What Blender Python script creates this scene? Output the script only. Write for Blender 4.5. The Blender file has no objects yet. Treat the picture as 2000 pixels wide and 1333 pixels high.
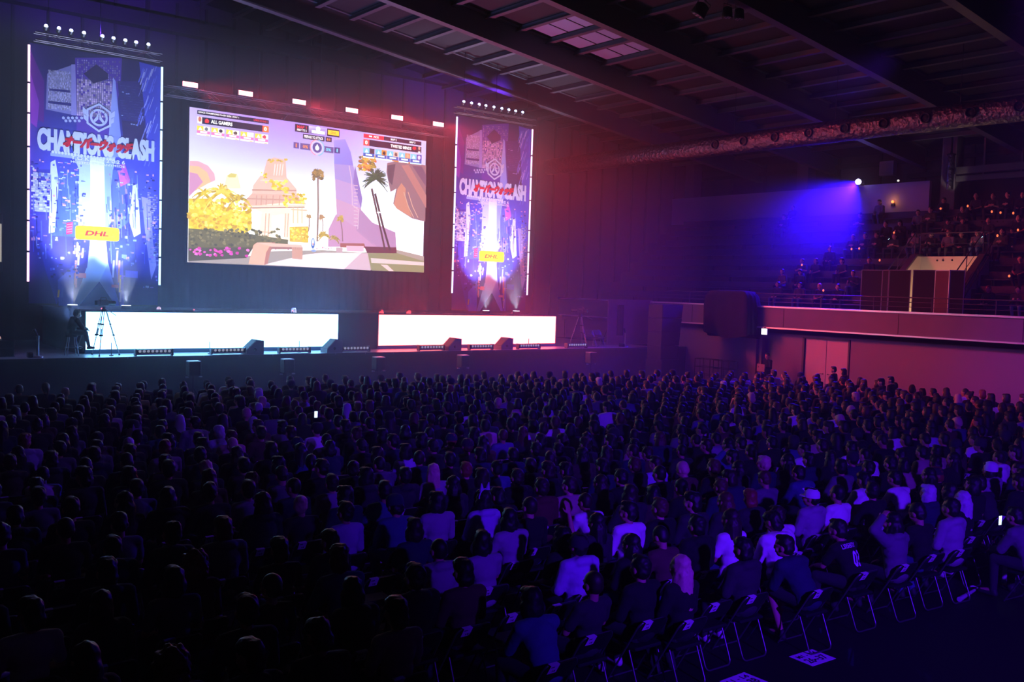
import bpy, bmesh, math, random
import numpy as np
from mathutils import Vector, Matrix, Euler

# ------------------------------------------------------------------ camera, world, lights, exposure
SC = bpy.context.scene
COL = SC.collection
F_PX, CAM_Z = 1851.0, 4.2
YAW, PITCH, ROLL = (math.radians(a) for a in (38.415, 3.144, 1.843))
_f = Vector((math.sin(YAW) * math.cos(PITCH), math.cos(YAW) * math.cos(PITCH), -math.sin(PITCH)))
_r0 = Vector((math.cos(YAW), -math.sin(YAW), 0)); _u0 = _r0.cross(_f)
_r = _r0 * math.cos(ROLL) + _u0 * math.sin(ROLL)
_u = _u0 * math.cos(ROLL) - _r0 * math.sin(ROLL)
cam = bpy.data.cameras.new('camera'); cam.sensor_width = 36; cam.lens = F_PX / 2000 * 36
cam.clip_start = 0.1; cam.clip_end = 300
cam_o = bpy.data.objects.new('camera', cam); COL.objects.link(cam_o)
cam_o.matrix_world = Matrix(((_r.x, _u.x, -_f.x, 0), (_r.y, _u.y, -_f.y, 0), (_r.z, _u.z, -_f.z, CAM_Z), (0, 0, 0, 1)))
SC.camera = cam_o

def pix_y(px, py, Y):
    """point of the vertical plane y = Y seen at a photo pixel"""
    d = _f + _r * ((px - 1000) / F_PX) - _u * ((py - 666.5) / F_PX)
    t = Y / d.y
    return Vector((d.x * t, Y, CAM_Z + d.z * t))
def pix_z(px, py, z):
    d = _f + _r * ((px - 1000) / F_PX) - _u * ((py - 666.5) / F_PX)
    t = (z - CAM_Z) / d.z
    return Vector((d.x * t, d.y * t, z))
def project(p):
    q = Vector(p) - Vector((0, 0, CAM_Z)); d = q.dot(_f)
    return 1000 + F_PX * q.dot(_r) / d, 666.5 - F_PX * q.dot(_u) / d, d

W = bpy.data.worlds.new('world'); SC.world = W; W.use_nodes = True
W.node_tree.nodes['Background'].inputs[0].default_value = (0.006, 0.003, 0.008, 1)
W.node_tree.nodes['Background'].inputs[1].default_value = 0.25
SC.view_settings.view_transform = 'Standard'; SC.view_settings.look = 'None'
SC.view_settings.gamma = 1; SC.view_settings.use_curve_mapping = False
SC.view_settings.exposure = 0.0
SC.cycles.max_bounces = 4; SC.cycles.diffuse_bounces = 2; SC.cycles.glossy_bounces = 2
SC.cycles.transmission_bounces = 2; SC.cycles.volume_bounces = 0; SC.cycles.transparent_max_bounces = 4
SC.cycles.caustics_reflective = False; SC.cycles.caustics_refractive = False
SC.cycles.sample_clamp_indirect = 3.0; SC.cycles.sample_clamp_direct = 0.0
SC.cycles.use_denoising = True
SC.cycles.use_light_tree = True; SC.cycles.adaptive_threshold = 0.02

def lamp(kind, loc, target, power, col, size=0.1, angle=60, blend=0.5, sy=None):
    l = bpy.data.lights.new('lamp', kind); l.energy = power; l.color = col
    if kind == 'SPOT':
        l.spot_size = math.radians(angle); l.spot_blend = blend; l.shadow_soft_size = size
    elif kind == 'AREA':
        l.shape = 'RECTANGLE'; l.size = size; l.size_y = sy or size
    else:
        l.shadow_soft_size = size
    o = bpy.data.objects.new('lamp', l); COL.objects.link(o); o.location = loc
    if target is not None:
        o.rotation_euler = (Vector(target) - Vector(loc)).to_track_quat('-Z', 'Y').to_euler()
    return o

def area(loc, target, power, col, size, sy, spread):
    o = lamp('AREA', loc, target, power, col, size, sy=sy); o.data.spread = math.radians(spread); return o
BLUE = (0.085, 0.004, 1.0)
# moving head on the gallery parapet, aimed across the crowd
lamp('SPOT', (43.6, 27.3, 10.15), (28.0, 25.0, 0.0), 36000, (0.022, 0.002, 1.0), 0.12, 62, 0.9)
# small violet spot on the dark near end of the stage
lamp('SPOT', (6.0, 33.6, 6.5), (5.9, 31.9, 1.66), 70, (0.4, 0.1, 1.0), 0.05, 28, 0.4)
# ceiling spots over the centre aisle washing the seated crowd in blue (out of frame)
lamp('SPOT', (5.0, -6.0, 6.8), (14.5, 8.2, 0.3), 12500, BLUE, 0.25, 66, 0.8)
lamp('SPOT', (19.0, 11.0, 9.5), (6.0, 16, 0), 1800, (0.14, 0.02, 1.0), 0.25, 48, 0.9)
lamp('SPOT', (20.0, 9.0, 12.0), (35.5, 12, 1.0), 7000, (0.26, 0.02, 1.0), 0.3, 42, 0.9)
# red wash from the stage truss over the right half of the hall
for bx in (12.38, 14.5, 16.7, 19.04, 21.2, 23.3):
    area((bx, 34.9, 11.3), (min(bx + 15, 35.5), 20, 3.0), 90 if bx < 15 else (170 if bx < 20 else 120), (1.0, 0.05, 0.07), 0.55, 0.2, 70 if bx < 20 else 50)
# coloured floor washes in the pit behind the two panel walls
for bx in (8.8, 11.5, 14.3, 17.0):
    area((bx, 32.95, 2.75), (bx, 31.6, 8.0), 360, (0.20, 0.36, 1.0), 2.4, 0.3, 150)
for bx in (20.5, 23.5, 26.5):
    area((bx, 32.95, 2.75), (bx, 31.6, 8.0), 290, (1.0, 0.05, 0.07), 2.4, 0.3, 150)
# blue beams sent up from the bars over the two banners
for bx in (7.8, 9.1, 10.3, 25.0, 26.5):
    lamp('SPOT', (bx, 34.4, 12.35), (bx + 1.0, 39.5, 15.0), 1500, (0.14, 0.03, 1.0), 0.05, 75, 0.9)
# white-blue uplights at the foot of each banner
for bx in (8.13, 9.86, 25.35, 27.08):
    lamp('SPOT', (bx, 33.9, 3.22), (bx + (0.55 if bx in (8.13, 25.35) else -0.35), 35, 9.3), 4200, (0.62, 0.72, 1.0), 0.08, 66, 0.7)
# added spot without a fixture, brightening a few roof panels white-blue
lamp('SPOT', (23.4, 25.9, 13.1), (25.3, 27.4, 14.5), 22, (0.55, 0.6, 1.0), 0.1, 130, 0.8)

# ------------------------------------------------------------------ helpers
def s2l(c):
    return tuple(((v / 255) / 12.92 if v / 255 <= 0.04045 else ((v / 255 + 0.055) / 1.055) ** 2.4) for v in c)
MATS = {}
def M(name, rgb=(128, 128, 128), rough=0.7, metal=0.0, emit=None, power=0.0, mottle=0.0, scale=3.0, bump=0.0, objcol=False, spec=0.5):
    if name in MATS: return MATS[name]
    m = bpy.data.materials.new(name); m.use_nodes = True; nt = m.node_tree
    b = nt.nodes['Principled BSDF']; c = s2l(rgb)
    b.inputs['Base Color'].default_value = (*c, 1); b.inputs['Roughness'].default_value = rough
    b.inputs['Metallic'].default_value = metal; b.inputs['Specular IOR Level'].default_value = spec
    if emit:
        b.inputs['Emission Color'].default_value = (*emit, 1); b.inputs['Emission Strength'].default_value = power
    src = None
    if objcol:
        oi = nt.nodes.new('ShaderNodeObjectInfo'); src = oi.outputs['Color']; nt.links.new(src, b.inputs['Base Color'])
    if mottle or bump:
        tc = nt.nodes.new('ShaderNodeTexCoord'); nz = nt.nodes.new('ShaderNodeTexNoise')
        nz.inputs['Scale'].default_value = scale; nz.inputs['Detail'].default_value = 4
        nt.links.new(tc.outputs['Object'], nz.inputs['Vector'])
        if mottle:
            mr = nt.nodes.new('ShaderNodeMapRange'); mr.inputs['To Min'].default_value = 1 - mottle; mr.inputs['To Max'].default_value = 1 + mottle
            nt.links.new(nz.outputs['Fac'], mr.inputs['Value'])
            mx = nt.nodes.new('ShaderNodeMix'); mx.data_type = 'RGBA'; mx.blend_type = 'MULTIPLY'; mx.inputs['Factor'].default_value = 1
            if src is not None: nt.links.new(src, mx.inputs['A'])
            else: mx.inputs['A'].default_value = (*c, 1)
            nt.links.new(mr.outputs['Result'], mx.inputs['B']); nt.links.new(mx.outputs['Result'], b.inputs['Base Color'])
        if bump:
            bp = nt.nodes.new('ShaderNodeBump'); bp.inputs['Strength'].default_value = bump; bp.inputs['Distance'].default_value = 0.03
            nt.links.new(nz.outputs['Fac'], bp.inputs['Height']); nt.links.new(bp.outputs['Normal'], b.inputs['Normal'])
    MATS[name] = m
    return m
def M_attr(name, emission=0.0, rough=0.8):
    """a printed or lit picture: colour from the mesh's own colour attribute"""
    if name in MATS: return MATS[name]
    m = bpy.data.materials.new(name); m.use_nodes = True; nt = m.node_tree; b = nt.nodes['Principled BSDF']
    a = nt.nodes.new('ShaderNodeVertexColor'); a.layer_name = 'art'
    b.inputs['Roughness'].default_value = rough; b.inputs['Specular IOR Level'].default_value = 0.1
    if emission:
        b.inputs['Base Color'].default_value = (0.02, 0.02, 0.02, 1)
        nt.links.new(a.outputs['Color'], b.inputs['Emission Color']); b.inputs['Emission Strength'].default_value = emission
    else:
        nt.links.new(a.outputs['Color'], b.inputs['Base Color'])
    MATS[name] = m
    return m

def tag(o, label=None, cat=None, group=None, kind=None):
    if label: o['label'] = label
    if cat: o['category'] = cat
    if group: o['group'] = group
    if kind: o['kind'] = kind
    return o
def empty(name, label, cat, loc=(0, 0, 0), rz=0.0, group=None):
    o = bpy.data.objects.new(name, None); COL.objects.link(o); o.location = loc; o.rotation_euler = (0, 0, rz)
    o.empty_display_size = 0.1
    return tag(o, label, cat, group)
KIDS = {}
def put(name, me, parent=None, loc=(0, 0, 0), rot=(0, 0, 0)):
    o = bpy.data.objects.new(name, me); COL.objects.link(o); o.location = loc; o.rotation_euler = rot
    if parent is not None:
        o.parent = parent; KIDS.setdefault(parent.name, []).append(o)
    return o
def copy_tree(o, parent=None):
    """a copy of a thing with copies of its parts and sub-parts"""
    c = o.copy(); COL.objects.link(c)
    if parent is not None:
        c.parent = parent; KIDS.setdefault(parent.name, []).append(c)
    for ch in list(KIDS.get(o.name, [])): copy_tree(ch, c)
    return c

class MB:
    """collects shapes and links them as ONE mesh"""
    def __init__(s): s.v = []; s.f = []; s.mi = []; s.sm = []
    def add(s, vs, fs, mi=0, sm=False):
        n = len(s.v); s.v += [tuple(v) for v in vs]
        for f in fs: s.f.append([n + i for i in f]); s.mi.append(mi); s.sm.append(sm)
        return s
    def box(s, a, b, mi=0):
        x0, y0, z0 = a; x1, y1, z1 = b
        vs = [(x0, y0, z0), (x1, y0, z0), (x1, y1, z0), (x0, y1, z0), (x0, y0, z1), (x1, y0, z1), (x1, y1, z1), (x0, y1, z1)]
        return s.add(vs, [(0, 3, 2, 1), (4, 5, 6, 7), (0, 1, 5, 4), (1, 2, 6, 5), (2, 3, 7, 6), (3, 0, 4, 7)], mi)
    def bbox(s, a, b, r=0.01, mi=0):
        """box with chamfered vertical and top edges"""
        x0, y0, z0 = a; x1, y1, z1 = b
        r = min(r, (x1 - x0) / 3, (y1 - y0) / 3, (z1 - z0) / 3)
        def ring(z, i): return [(x0 + i + r, y0 + i, z), (x1 - i - r, y0 + i, z), (x1 - i, y0 + i + r, z), (x1 - i, y1 - i - r, z), (x1 - i - r, y1 - i, z), (x0 + i + r, y1 - i, z), (x0 + i, y1 - i - r, z), (x0 + i, y0 + i + r, z)]
        return s.loft([ring(z0, r), ring(z0 + r, 0), ring(z1 - r, 0), ring(z1, r)], mi, False)
    def loft(s, rings, mi=0, sm=True, caps=True):
        n = len(rings[0]); vs = [p for r in rings for p in r]; fs = []
        for k in range(len(rings) - 1):
            for i in range(n):
                j = (i + 1) % n; fs.append((k * n + i, k * n + j, (k + 1) * n + j, (k + 1) * n + i))
        s.add(vs, fs, mi, sm)
        if caps:
            s.add(rings[0], [tuple(range(n - 1, -1, -1))], mi); s.add(rings[-1], [tuple(range(n))], mi)
        return s
    def cyl(s, p, q, r, r2=None, n=12, mi=0, sm=True, caps=True):
        p, q = Vector(p), Vector(q); d = q - p
        if d.length < 1e-6: return s
        z = d.normalized(); x = z.orthogonal().normalized(); y = z.cross(x); r2 = r if r2 is None else r2
        R = [[c + (x * math.cos(2 * math.pi * i / n) + y * math.sin(2 * math.pi * i / n)) * k for i in range(n)] for c, k in ((p, r), (q, r2))]
        return s.loft(R, mi, sm, caps)
    def tube(s, pts, r, n=8, mi=0):
        pts = [Vector(p) for p in pts]; rings = []; up = None
        for i, p in enumerate(pts):
            t = (pts[min(i + 1, len(pts) - 1)] - pts[max(i - 1, 0)]).normalized()
            if up is None: up = t.orthogonal().normalized()
            up = (up - t * up.dot(t)).normalized(); y = t.cross(up)
            rings.append([p + (up * math.cos(2 * math.pi * k / n) + y * math.sin(2 * math.pi * k / n)) * r for k in range(n)])
        return s.loft(rings, mi, True)
    def ball(s, c, r, n=12, m=8, mi=0, rot=None):
        c = Vector(c); rx, ry, rz = r if isinstance(r, (tuple, list)) else (r, r, r); rings = []
        for k in range(1, m):
            a = math.pi * k / m; ring = []
            for i in range(n):
                b = 2 * math.pi * i / n; p = Vector((rx * math.sin(a) * math.cos(b), ry * math.sin(a) * math.sin(b), -rz * math.cos(a)))
                ring.append(c + (rot @ p if rot else p))
            rings.append(ring)
        s.loft(rings, mi, True, False)
        b0 = len(s.v); lo = Vector((0, 0, -rz)); hi = Vector((0, 0, rz))
        s.v += [tuple(c + (rot @ lo if rot else lo)), tuple(c + (rot @ hi if rot else hi))]
        st = b0 - n * (m - 1); en = b0 - n
        for i in range(n):
            j = (i + 1) % n
            s.f.append([b0, st + j, st + i]); s.mi.append(mi); s.sm.append(True)
            s.f.append([b0 + 1, en + i, en + j]); s.mi.append(mi); s.sm.append(True)
        return s
    def lathe(s, c, prof, n=16, mi=0, axis='Z'):
        c = Vector(c); rings = []
        for r, h in prof:
            ring = []
            for i in range(n):
                a = 2 * math.pi * i / n; p = (r * math.cos(a), r * math.sin(a), h)
                if axis == 'Y': p = (p[0], p[2], -p[1])
                if axis == 'X': p = (p[2], p[0], p[1])
                ring.append(c + Vector(p))
            rings.append(ring)
        return s.loft(rings, mi, True)
    def prism(s, poly, y0, y1, mi=0, axis='Y'):
        """outline in the two other axes, extruded along axis"""
        def P(a, b, h): return (a, h, b) if axis == 'Y' else ((h, a, b) if axis == 'X' else (a, b, h))
        n = len(poly); A = [P(a, b, y0) for a, b in poly]; B = [P(a, b, y1) for a, b in poly]
        s.add(A + B, [(i, (i + 1) % n, n + (i + 1) % n, n + i) for i in range(n)], mi)
        s.add(A, [tuple(range(n - 1, -1, -1))], mi); s.add(B, [tuple(range(n))], mi)
        return s
    def mesh(s, name, mats):
        me = bpy.data.meshes.new(name); me.from_pydata(s.v, [], s.f)
        for m in (mats if isinstance(mats, (list, tuple)) else [mats]): me.materials.append(m)
        me.polygons.foreach_set('material_index', s.mi); me.polygons.foreach_set('use_smooth', s.sm)
        bm = bmesh.new(); bm.from_mesh(me); bmesh.ops.recalc_face_normals(bm, faces=bm.faces); bm.to_mesh(me); bm.free()
        me.update(); return me
    def build(s, name, mats, parent=None, loc=(0, 0, 0), rot=(0, 0, 0)):
        return put(name, s.mesh(name, mats), parent, loc, rot)
def struct(name, mb, mats, label=None):
    o = mb.build(name, mats); o['kind'] = 'structure'
    if label: o['label'] = label
    return o

_txt = {}
def text_shape(body, bold=0.0):
    """outline of a word from the built-in typeface as (verts 0..1 x 0..1, faces)"""
    key = (body, bold)
    if key in _txt: return _txt[key]
    c = bpy.data.curves.new('t', 'FONT'); c.body = body; c.offset = bold; c.resolution_u = 3
    o = bpy.data.objects.new('t', c); COL.objects.link(o)
    dg = bpy.context.evaluated_depsgraph_get(); me = bpy.data.meshes.new_from_object(o.evaluated_get(dg))
    vs = [(v.co.x, v.co.y) for v in me.vertices]; fs = [tuple(p.vertices) for p in me.polygons]
    x0 = min(v[0] for v in vs); x1 = max(v[0] for v in vs); y0 = min(v[1] for v in vs); y1 = max(v[1] for v in vs)
    vs = [((x - x0) / (x1 - x0), (y - y0) / (y1 - y0)) for x, y in vs]
    bpy.data.objects.remove(o); bpy.data.curves.remove(c); bpy.data.meshes.remove(me)
    _txt[key] = (vs, fs); return _txt[key]
def text_mb(mb, body, x0, x1, z0, z1, y, bold=0.0, mi=0, shear=0.0):
    vs, fs = text_shape(body, bold)
    return mb.add([(x0 + (x1 - x0) * u + shear * (v - .5) * (z1 - z0), y, z0 + (z1 - z0) * v) for u, v in vs], fs, mi)

black_metal = M('black_metal', (26, 26, 29), 0.45, 0.3)
dark_metal = M('dark_grey_metal', (58, 58, 64), 0.4, 0.7)
steel = M('brushed_steel', (150, 150, 155), 0.35, 0.9)
matte_black = M('matte_black', (15, 15, 17), 0.8)
drape_black = M('black_drape_cloth', (24, 24, 28), 0.95, mottle=.25, scale=2)

# ------------------------------------------------------------------ the hall
floor_m = M('black_floor_sheet', (12, 11, 14), 0.6, mottle=.2, scale=1.2)
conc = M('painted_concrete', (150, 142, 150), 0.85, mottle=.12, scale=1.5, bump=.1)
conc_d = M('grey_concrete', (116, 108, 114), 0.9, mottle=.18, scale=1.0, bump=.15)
panel_m = M('grey_wall_cladding', (62, 55, 62), 0.8, mottle=.1, scale=.6)
panel_d = M('dark_wall_seam', (34, 30, 34), 0.8)
roof_m = M('roof_underside', (40, 32, 40), 0.85, mottle=.15, scale=.7)
beam_m = M('painted_steel_beam', (84, 78, 88), 0.55, 0.1, mottle=.08)
white_trim = M('pale_painted_edge', (236, 226, 226), 0.32, 0.5)

struct('floor', MB().box((-12, -10, -0.2), (46.5, 40.5, 0)), floor_m)
def ROOF(x): return 12.2 + .12 * (44 - x)
mb = MB(); mb.prism([(-12, ROOF(-12)), (46.5, ROOF(46.5)), (46.5, ROOF(46.5) + .25), (-12, ROOF(-12) + .25)], -10, 40.5)
struct('ceiling', mb, roof_m)
# purlins and pale translucent strips between them
for n, y in enumerate((4.5, 9.5, 14.6, 19.9, 25.1, 30.2, 35.3)):
    b = MB()
    for (z0, z1, w) in ((-1.0, -.94, .17), (-.94, -.06, .03), (-.06, 0.0, .17)):
        b.prism([(-12, ROOF(-12) + z0), (46.3, ROOF(46.3) + z0), (46.3, ROOF(46.3) + z1), (-12, ROOF(-12) + z1)], y - w, y + w)
    struct('trim_roof_beam', b, beam_m)
for n, x in enumerate(np.arange(2.0, 45, 1.55)):
    b = MB(); z = ROOF(x)
    b.box((x - .05, -10, z - .20), (x + .05, 40, z - .02)); b.box((x - .11, -10, z - .22), (x + .11, 40, z - .19))
    struct('trim_roof_purlin', b, beam_m)
for n, x in enumerate((23.7, 25.25, 26.8)):
    b = MB(); b.prism([(x + .16, ROOF(x + .16) - .05), (x + 1.39, ROOF(x + 1.39) - .05), (x + 1.39, ROOF(x + 1.39) - .01), (x + .16, ROOF(x + .16) - .01)], 25.7, 29.7)
    for y in (26.7, 27.7, 28.7): b.prism([(x + .16, ROOF(x + .16) - .07), (x + 1.39, ROOF(x + 1.39) - .07), (x + 1.39, ROOF(x + 1.39) - .05), (x + .16, ROOF(x + .16) - .05)], y - .02, y + .02, 1)
    struct('window_%d' % (n + 1), b, [M('pale_roof_light', (140, 150, 180), .5), panel_d])
# walls
b = MB(); b.box((-12, 40, 0), (46.5, 40.4, 17))
for x in np.arange(3.78, 46, 1.22):
    b.box((x - .055, 39.93, 0), (x + .055, 40, 15.5), 1)
b.box((-12, 39.4, 14.2), (46.5, 39.95, 14.75), 1)
struct('wall_back', b, [panel_m, panel_d])
struct('wall_left', MB().box((-12.4, -10, 0), (-12, 40, 18)), panel_m)
struct('wall_front', MB().box((-12, -10.4, 0), (46.5, -10, 18)), panel_m)
b = MB(); b.box((46.3, -10, 0), (46.6, 40, 13))
for y in np.arange(-9, 40, 2.44): b.box((46.22, y - .09, 9.5), (46.3, y + .09, 12.4), 1)
b.box((46.1, -10, 10.5), (46.3, 26, 10.75), 1); b.box((46.1, -10, 11.3), (46.3, 40, 11.5), 1)
struct('wall_right_upper', b, [panel_m, panel_d])
# lower right wall, its doorways
b = MB(); b.box((35.5, -10, 0), (35.9, 22.1, 3.0)); b.box((35.5, 24.4, 0), (35.9, 26.0, 3.0)); b.box((35.5, 26.55, 0), (35.9, 27.3, 3.0)); b.box((35.5, 27.35, 0), (35.9, 40, 3.0))
b.box((35.5, 22.1, 2.52), (35.9, 24.4, 3.0)); b.box((35.5, 26.0, 2.35), (35.9, 26.55, 3.0)); b.box((35.88, 22.1, 0), (35.95, 27.35, 2.7))
b.box((35.36, 26.75, 0), (35.5, 27.3, 2.86))
struct('wall_right', b, M('lower_wall_paint', (126, 112, 124), 0.75, mottle=.06, scale=.8))
d = empty('door_1', None, None, (35.56, 23.25, 0)); d['kind'] = 'structure'
door_m = M('pale_steel_door', (190, 168, 166), 0.55)
for sy in (-1, 1):
    lf = MB().bbox((-.02, min(0, sy * 1.05) + .01, 0.02), (.04, max(0, sy * 1.05) - .01, 2.46), .008).build('door_leaf', door_m, d)
    h = MB(); h.cyl((-.02, sy * .12, 1.0), (-.09, sy * .12, 1.0), .013); h.cyl((-.085, sy * .12, 1.0), (-.085, sy * .26, 1.0), .012); h.lathe((-.022, sy * .12, 1.0), [(.03, 0), (.03, -.006)], 12, 0, 'X')
    h.build('door_handle', dark_metal, lf)
fr = MB(); fr.box((-.10, -1.13, 0), (.04, -1.06, 2.53)); fr.box((-.10, 1.06, 0), (.04, 1.15, 2.53)); fr.box((-.10, -1.13, 2.47), (.04, 1.15, 2.53))
fr.build('door_frame', M('dark_door_frame', (70, 58, 70), .5), d)
sg = MB().box((-.09, -.1, 2.62), (-.06, .1, 2.68)); sg.build('door_number_plate', white_trim, d)
# balcony: front parapet, slab, copings
b = MB(); b.box((35.0, -10, 2.86), (35.22, 40, 3.74)); b.box((35.22, -10, 2.62), (46.3, 40, 2.98)); b.box((35.22, -10, 2.62), (35.36, 40, 2.98))
for y in (5.0, 10.4, 15.05, 19.76, 25.1, 30.3): b.box((34.994, y - .012, 2.90), (35.0, y + .012, 3.72), 1)
struct('wall_balcony', b, [conc_d, panel_d])
struct('trim_1', MB().box((34.93, -10, 3.74), (35.26, 40, 3.81)), white_trim)
struct('trim_2', MB().box((34.94, -10, 2.82), (35.24, 40, 2.88)), white_trim)
# stepped tiers with a cut for the stair well
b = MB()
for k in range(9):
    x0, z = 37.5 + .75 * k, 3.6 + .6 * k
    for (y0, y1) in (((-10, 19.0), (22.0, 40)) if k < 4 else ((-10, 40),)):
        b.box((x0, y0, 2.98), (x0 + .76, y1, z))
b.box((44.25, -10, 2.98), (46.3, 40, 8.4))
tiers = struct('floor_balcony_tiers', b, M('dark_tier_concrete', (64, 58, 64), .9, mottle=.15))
well_m = M('cream_stairwell_wall', (206, 190, 170), 0.8)
b = MB(); b.box((40.38, 19.0, 2.98), (40.52, 22.0, 6.22))
b.prism([(37.3, 2.98), (40.45, 2.98), (40.45, 6.22), (40.0, 6.22), (37.3, 4.02)], 21.9, 22.08)
b.prism([(37.3, 2.98), (40.45, 2.98), (40.45, 6.22), (40.0, 6.22), (37.3, 4.02)], 18.92, 19.08)
struct('wall_stairwell', b, well_m)
b = MB(); b.prism([(37.25, 4.02), (40.0, 6.22), (40.6, 6.22), (40.6, 6.30), (39.97, 6.30), (37.2, 4.12)], 21.85, 22.14); b.prism([(37.25, 4.02), (40.0, 6.22), (40.6, 6.22), (40.6, 6.30), (39.97, 6.30), (37.2, 4.12)], 18.86, 19.14)
b.box((37.05, 18.86, 2.98), (37.3, 19.14, 4.0))
struct('trim_3', b, M('dark_stringer_paint', (74, 58, 66), .6))
# rear gallery parapet and the pillars behind it
struct('wall_gallery', MB().box((43.95, 23.6, 8.2), (44.15, 40, 10.03)), M('gallery_paint', (170, 158, 170), .85, mottle=.05))
b = MB()
for y in (-2, 8, 22.9, 31, 39): b.box((44.3, y - .35, 2.98), (45.0, y + .35, 12.3))
struct('wall_pillars', b, M('pillar_paint', (96, 84, 92), .8))
b = MB(); b.box((44.3, -10, 10.3), (44.6, 23, 10.62)); b.box((44.35, -10, 9.95), (44.5, 22.6, 10.2))
for y in (21.3, 19.6, 17.9): b.box((44.4, y - .04, 10.1), (44.5, y + .04, 11.9))
struct('trim_4', b, beam_m)
struct('wall_gallery_recess', MB().box((45.6, -10, 8.4), (45.7, 22.4, 10.3)), matte_black)
# ------------------------------------------------------------------ stage, riser, drapes
stage_top = M('glossy_stage_deck', (150, 152, 158), 0.35, mottle=.08)
stage_side = M('stage_valance', (34, 36, 42), 0.9, mottle=.2, scale=1.5)
st = empty('stage_platform', 'wide raised stage with pale deck and dark skirt running across the hall', 'stage', (20, 31, 0))
MB().box((-17, 0.0, 1.60), (13.6, 8.9, 1.66)).build('deck', stage_top, st)
MB().box((-16.9, 0.12, 0), (13.5, 8.8, 1.60)).build('skirt', stage_side, st)
b = MB()
for x in np.arange(-17, 13.6, 1.22): b.box((x - .01, -.012, 1.565), (x + 1.19, 0, 1.655))
b.build('edge_strip', dark_metal, st)
rs = empty('stage_riser', 'dark upper riser on the stage carrying the two glowing panel walls', 'riser', (18.2, 32.58, 1.66))
MB().box((-10.2, .02, 0), (10.2, .14, 1.39)).box((-10.2, .14, 0), (10.2, 1.1, .24)).box((-10.2, 1.1, 0), (10.2, 5.0, 1.39)).build('body', M('riser_front', (48, 52, 60), .7), rs)
MB().box((-10.25, .0, 1.37), (10.25, .16, 1.41)).box((-10.25, 1.08, 1.37), (10.25, 5.0, 1.41)).build('top', M('riser_top', (40, 42, 48), .6), rs)

def led_wall(x0, x1, col, power, label):
    w = empty('led_wall', label, 'led wall', ((x0 + x1) / 2, 32.5, 1.66)); h = (x1 - x0) / 2
    MB().box((-h - .03, -.0, 0.0), (h + .03, .055, .14)).build('base_rail', M('led_base_rail', (70, 110, 140), .5), w)
    MB().box((-h - .02, .0, .12), (h + .02, .055, 1.38)).build('cabinet', black_metal, w)
    MB().box((-h, -.012, .14), (h, .0, 1.36)).build('lit_face', M('led_face_' + str(round(col[0], 1)), (20, 20, 20), .5, emit=col, power=power), w)
    return w
led_wall(8.2, 17.26, (0.18, 0.52, 1.0), 11.0, 'long glowing white panel wall under the main screen, blue-tinted one beside the camera tripod')
led_wall(19.05, 28.26, (1.0, 0.11, 0.11), 11.5, 'long glowing white panel wall with reddish glow, the one toward the exit side of the stage')
b = MB()
for (x0, x1) in ((11.5, 24.0),):
    n = 120; pts = [(x0 + (x1 - x0) * i / n, 36.5 + .06 * math.sin(i * 1.9)) for i in range(n + 1)]
    b.add([(x, y, 3.05) for x, y in pts] + [(x, y, 11.2) for x, y in pts], [(i, i + 1, n + 2 + i, n + 1 + i) for i in range(n)], 0, True)
dr = b.build('backdrop_drape', drape_black); tag(dr, 'tall black pleated drape hanging behind the main screen', 'drape')
sm = dr.modifiers.new('thick', 'SOLIDIFY'); sm.thickness = .02

sd = empty('side_screen', 'pale lit side screen cut by the left edge of the view', 'screen', (4.6, 35.0, 4.2))
MB().bbox((-1.65, 0, 0), (1.65, .1, 1.9), .01).build('housing', black_metal, sd); MB().box((-1.6, -.012, .35), (1.6, 0, 1.6)).build('lit_face', M('side_screen_face', (20, 20, 20), .5, emit=(.62, .55, .48), power=.7), sd)
b = MB()
for x in (-1.3, 1.3): b.cyl((x, .05, 0), (x, .05, -2.54), .03, n=8); b.cyl((x, .05, -.6), (x, .7, -2.54), .02, n=6)
b.build('stand', dark_metal, sd)
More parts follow.
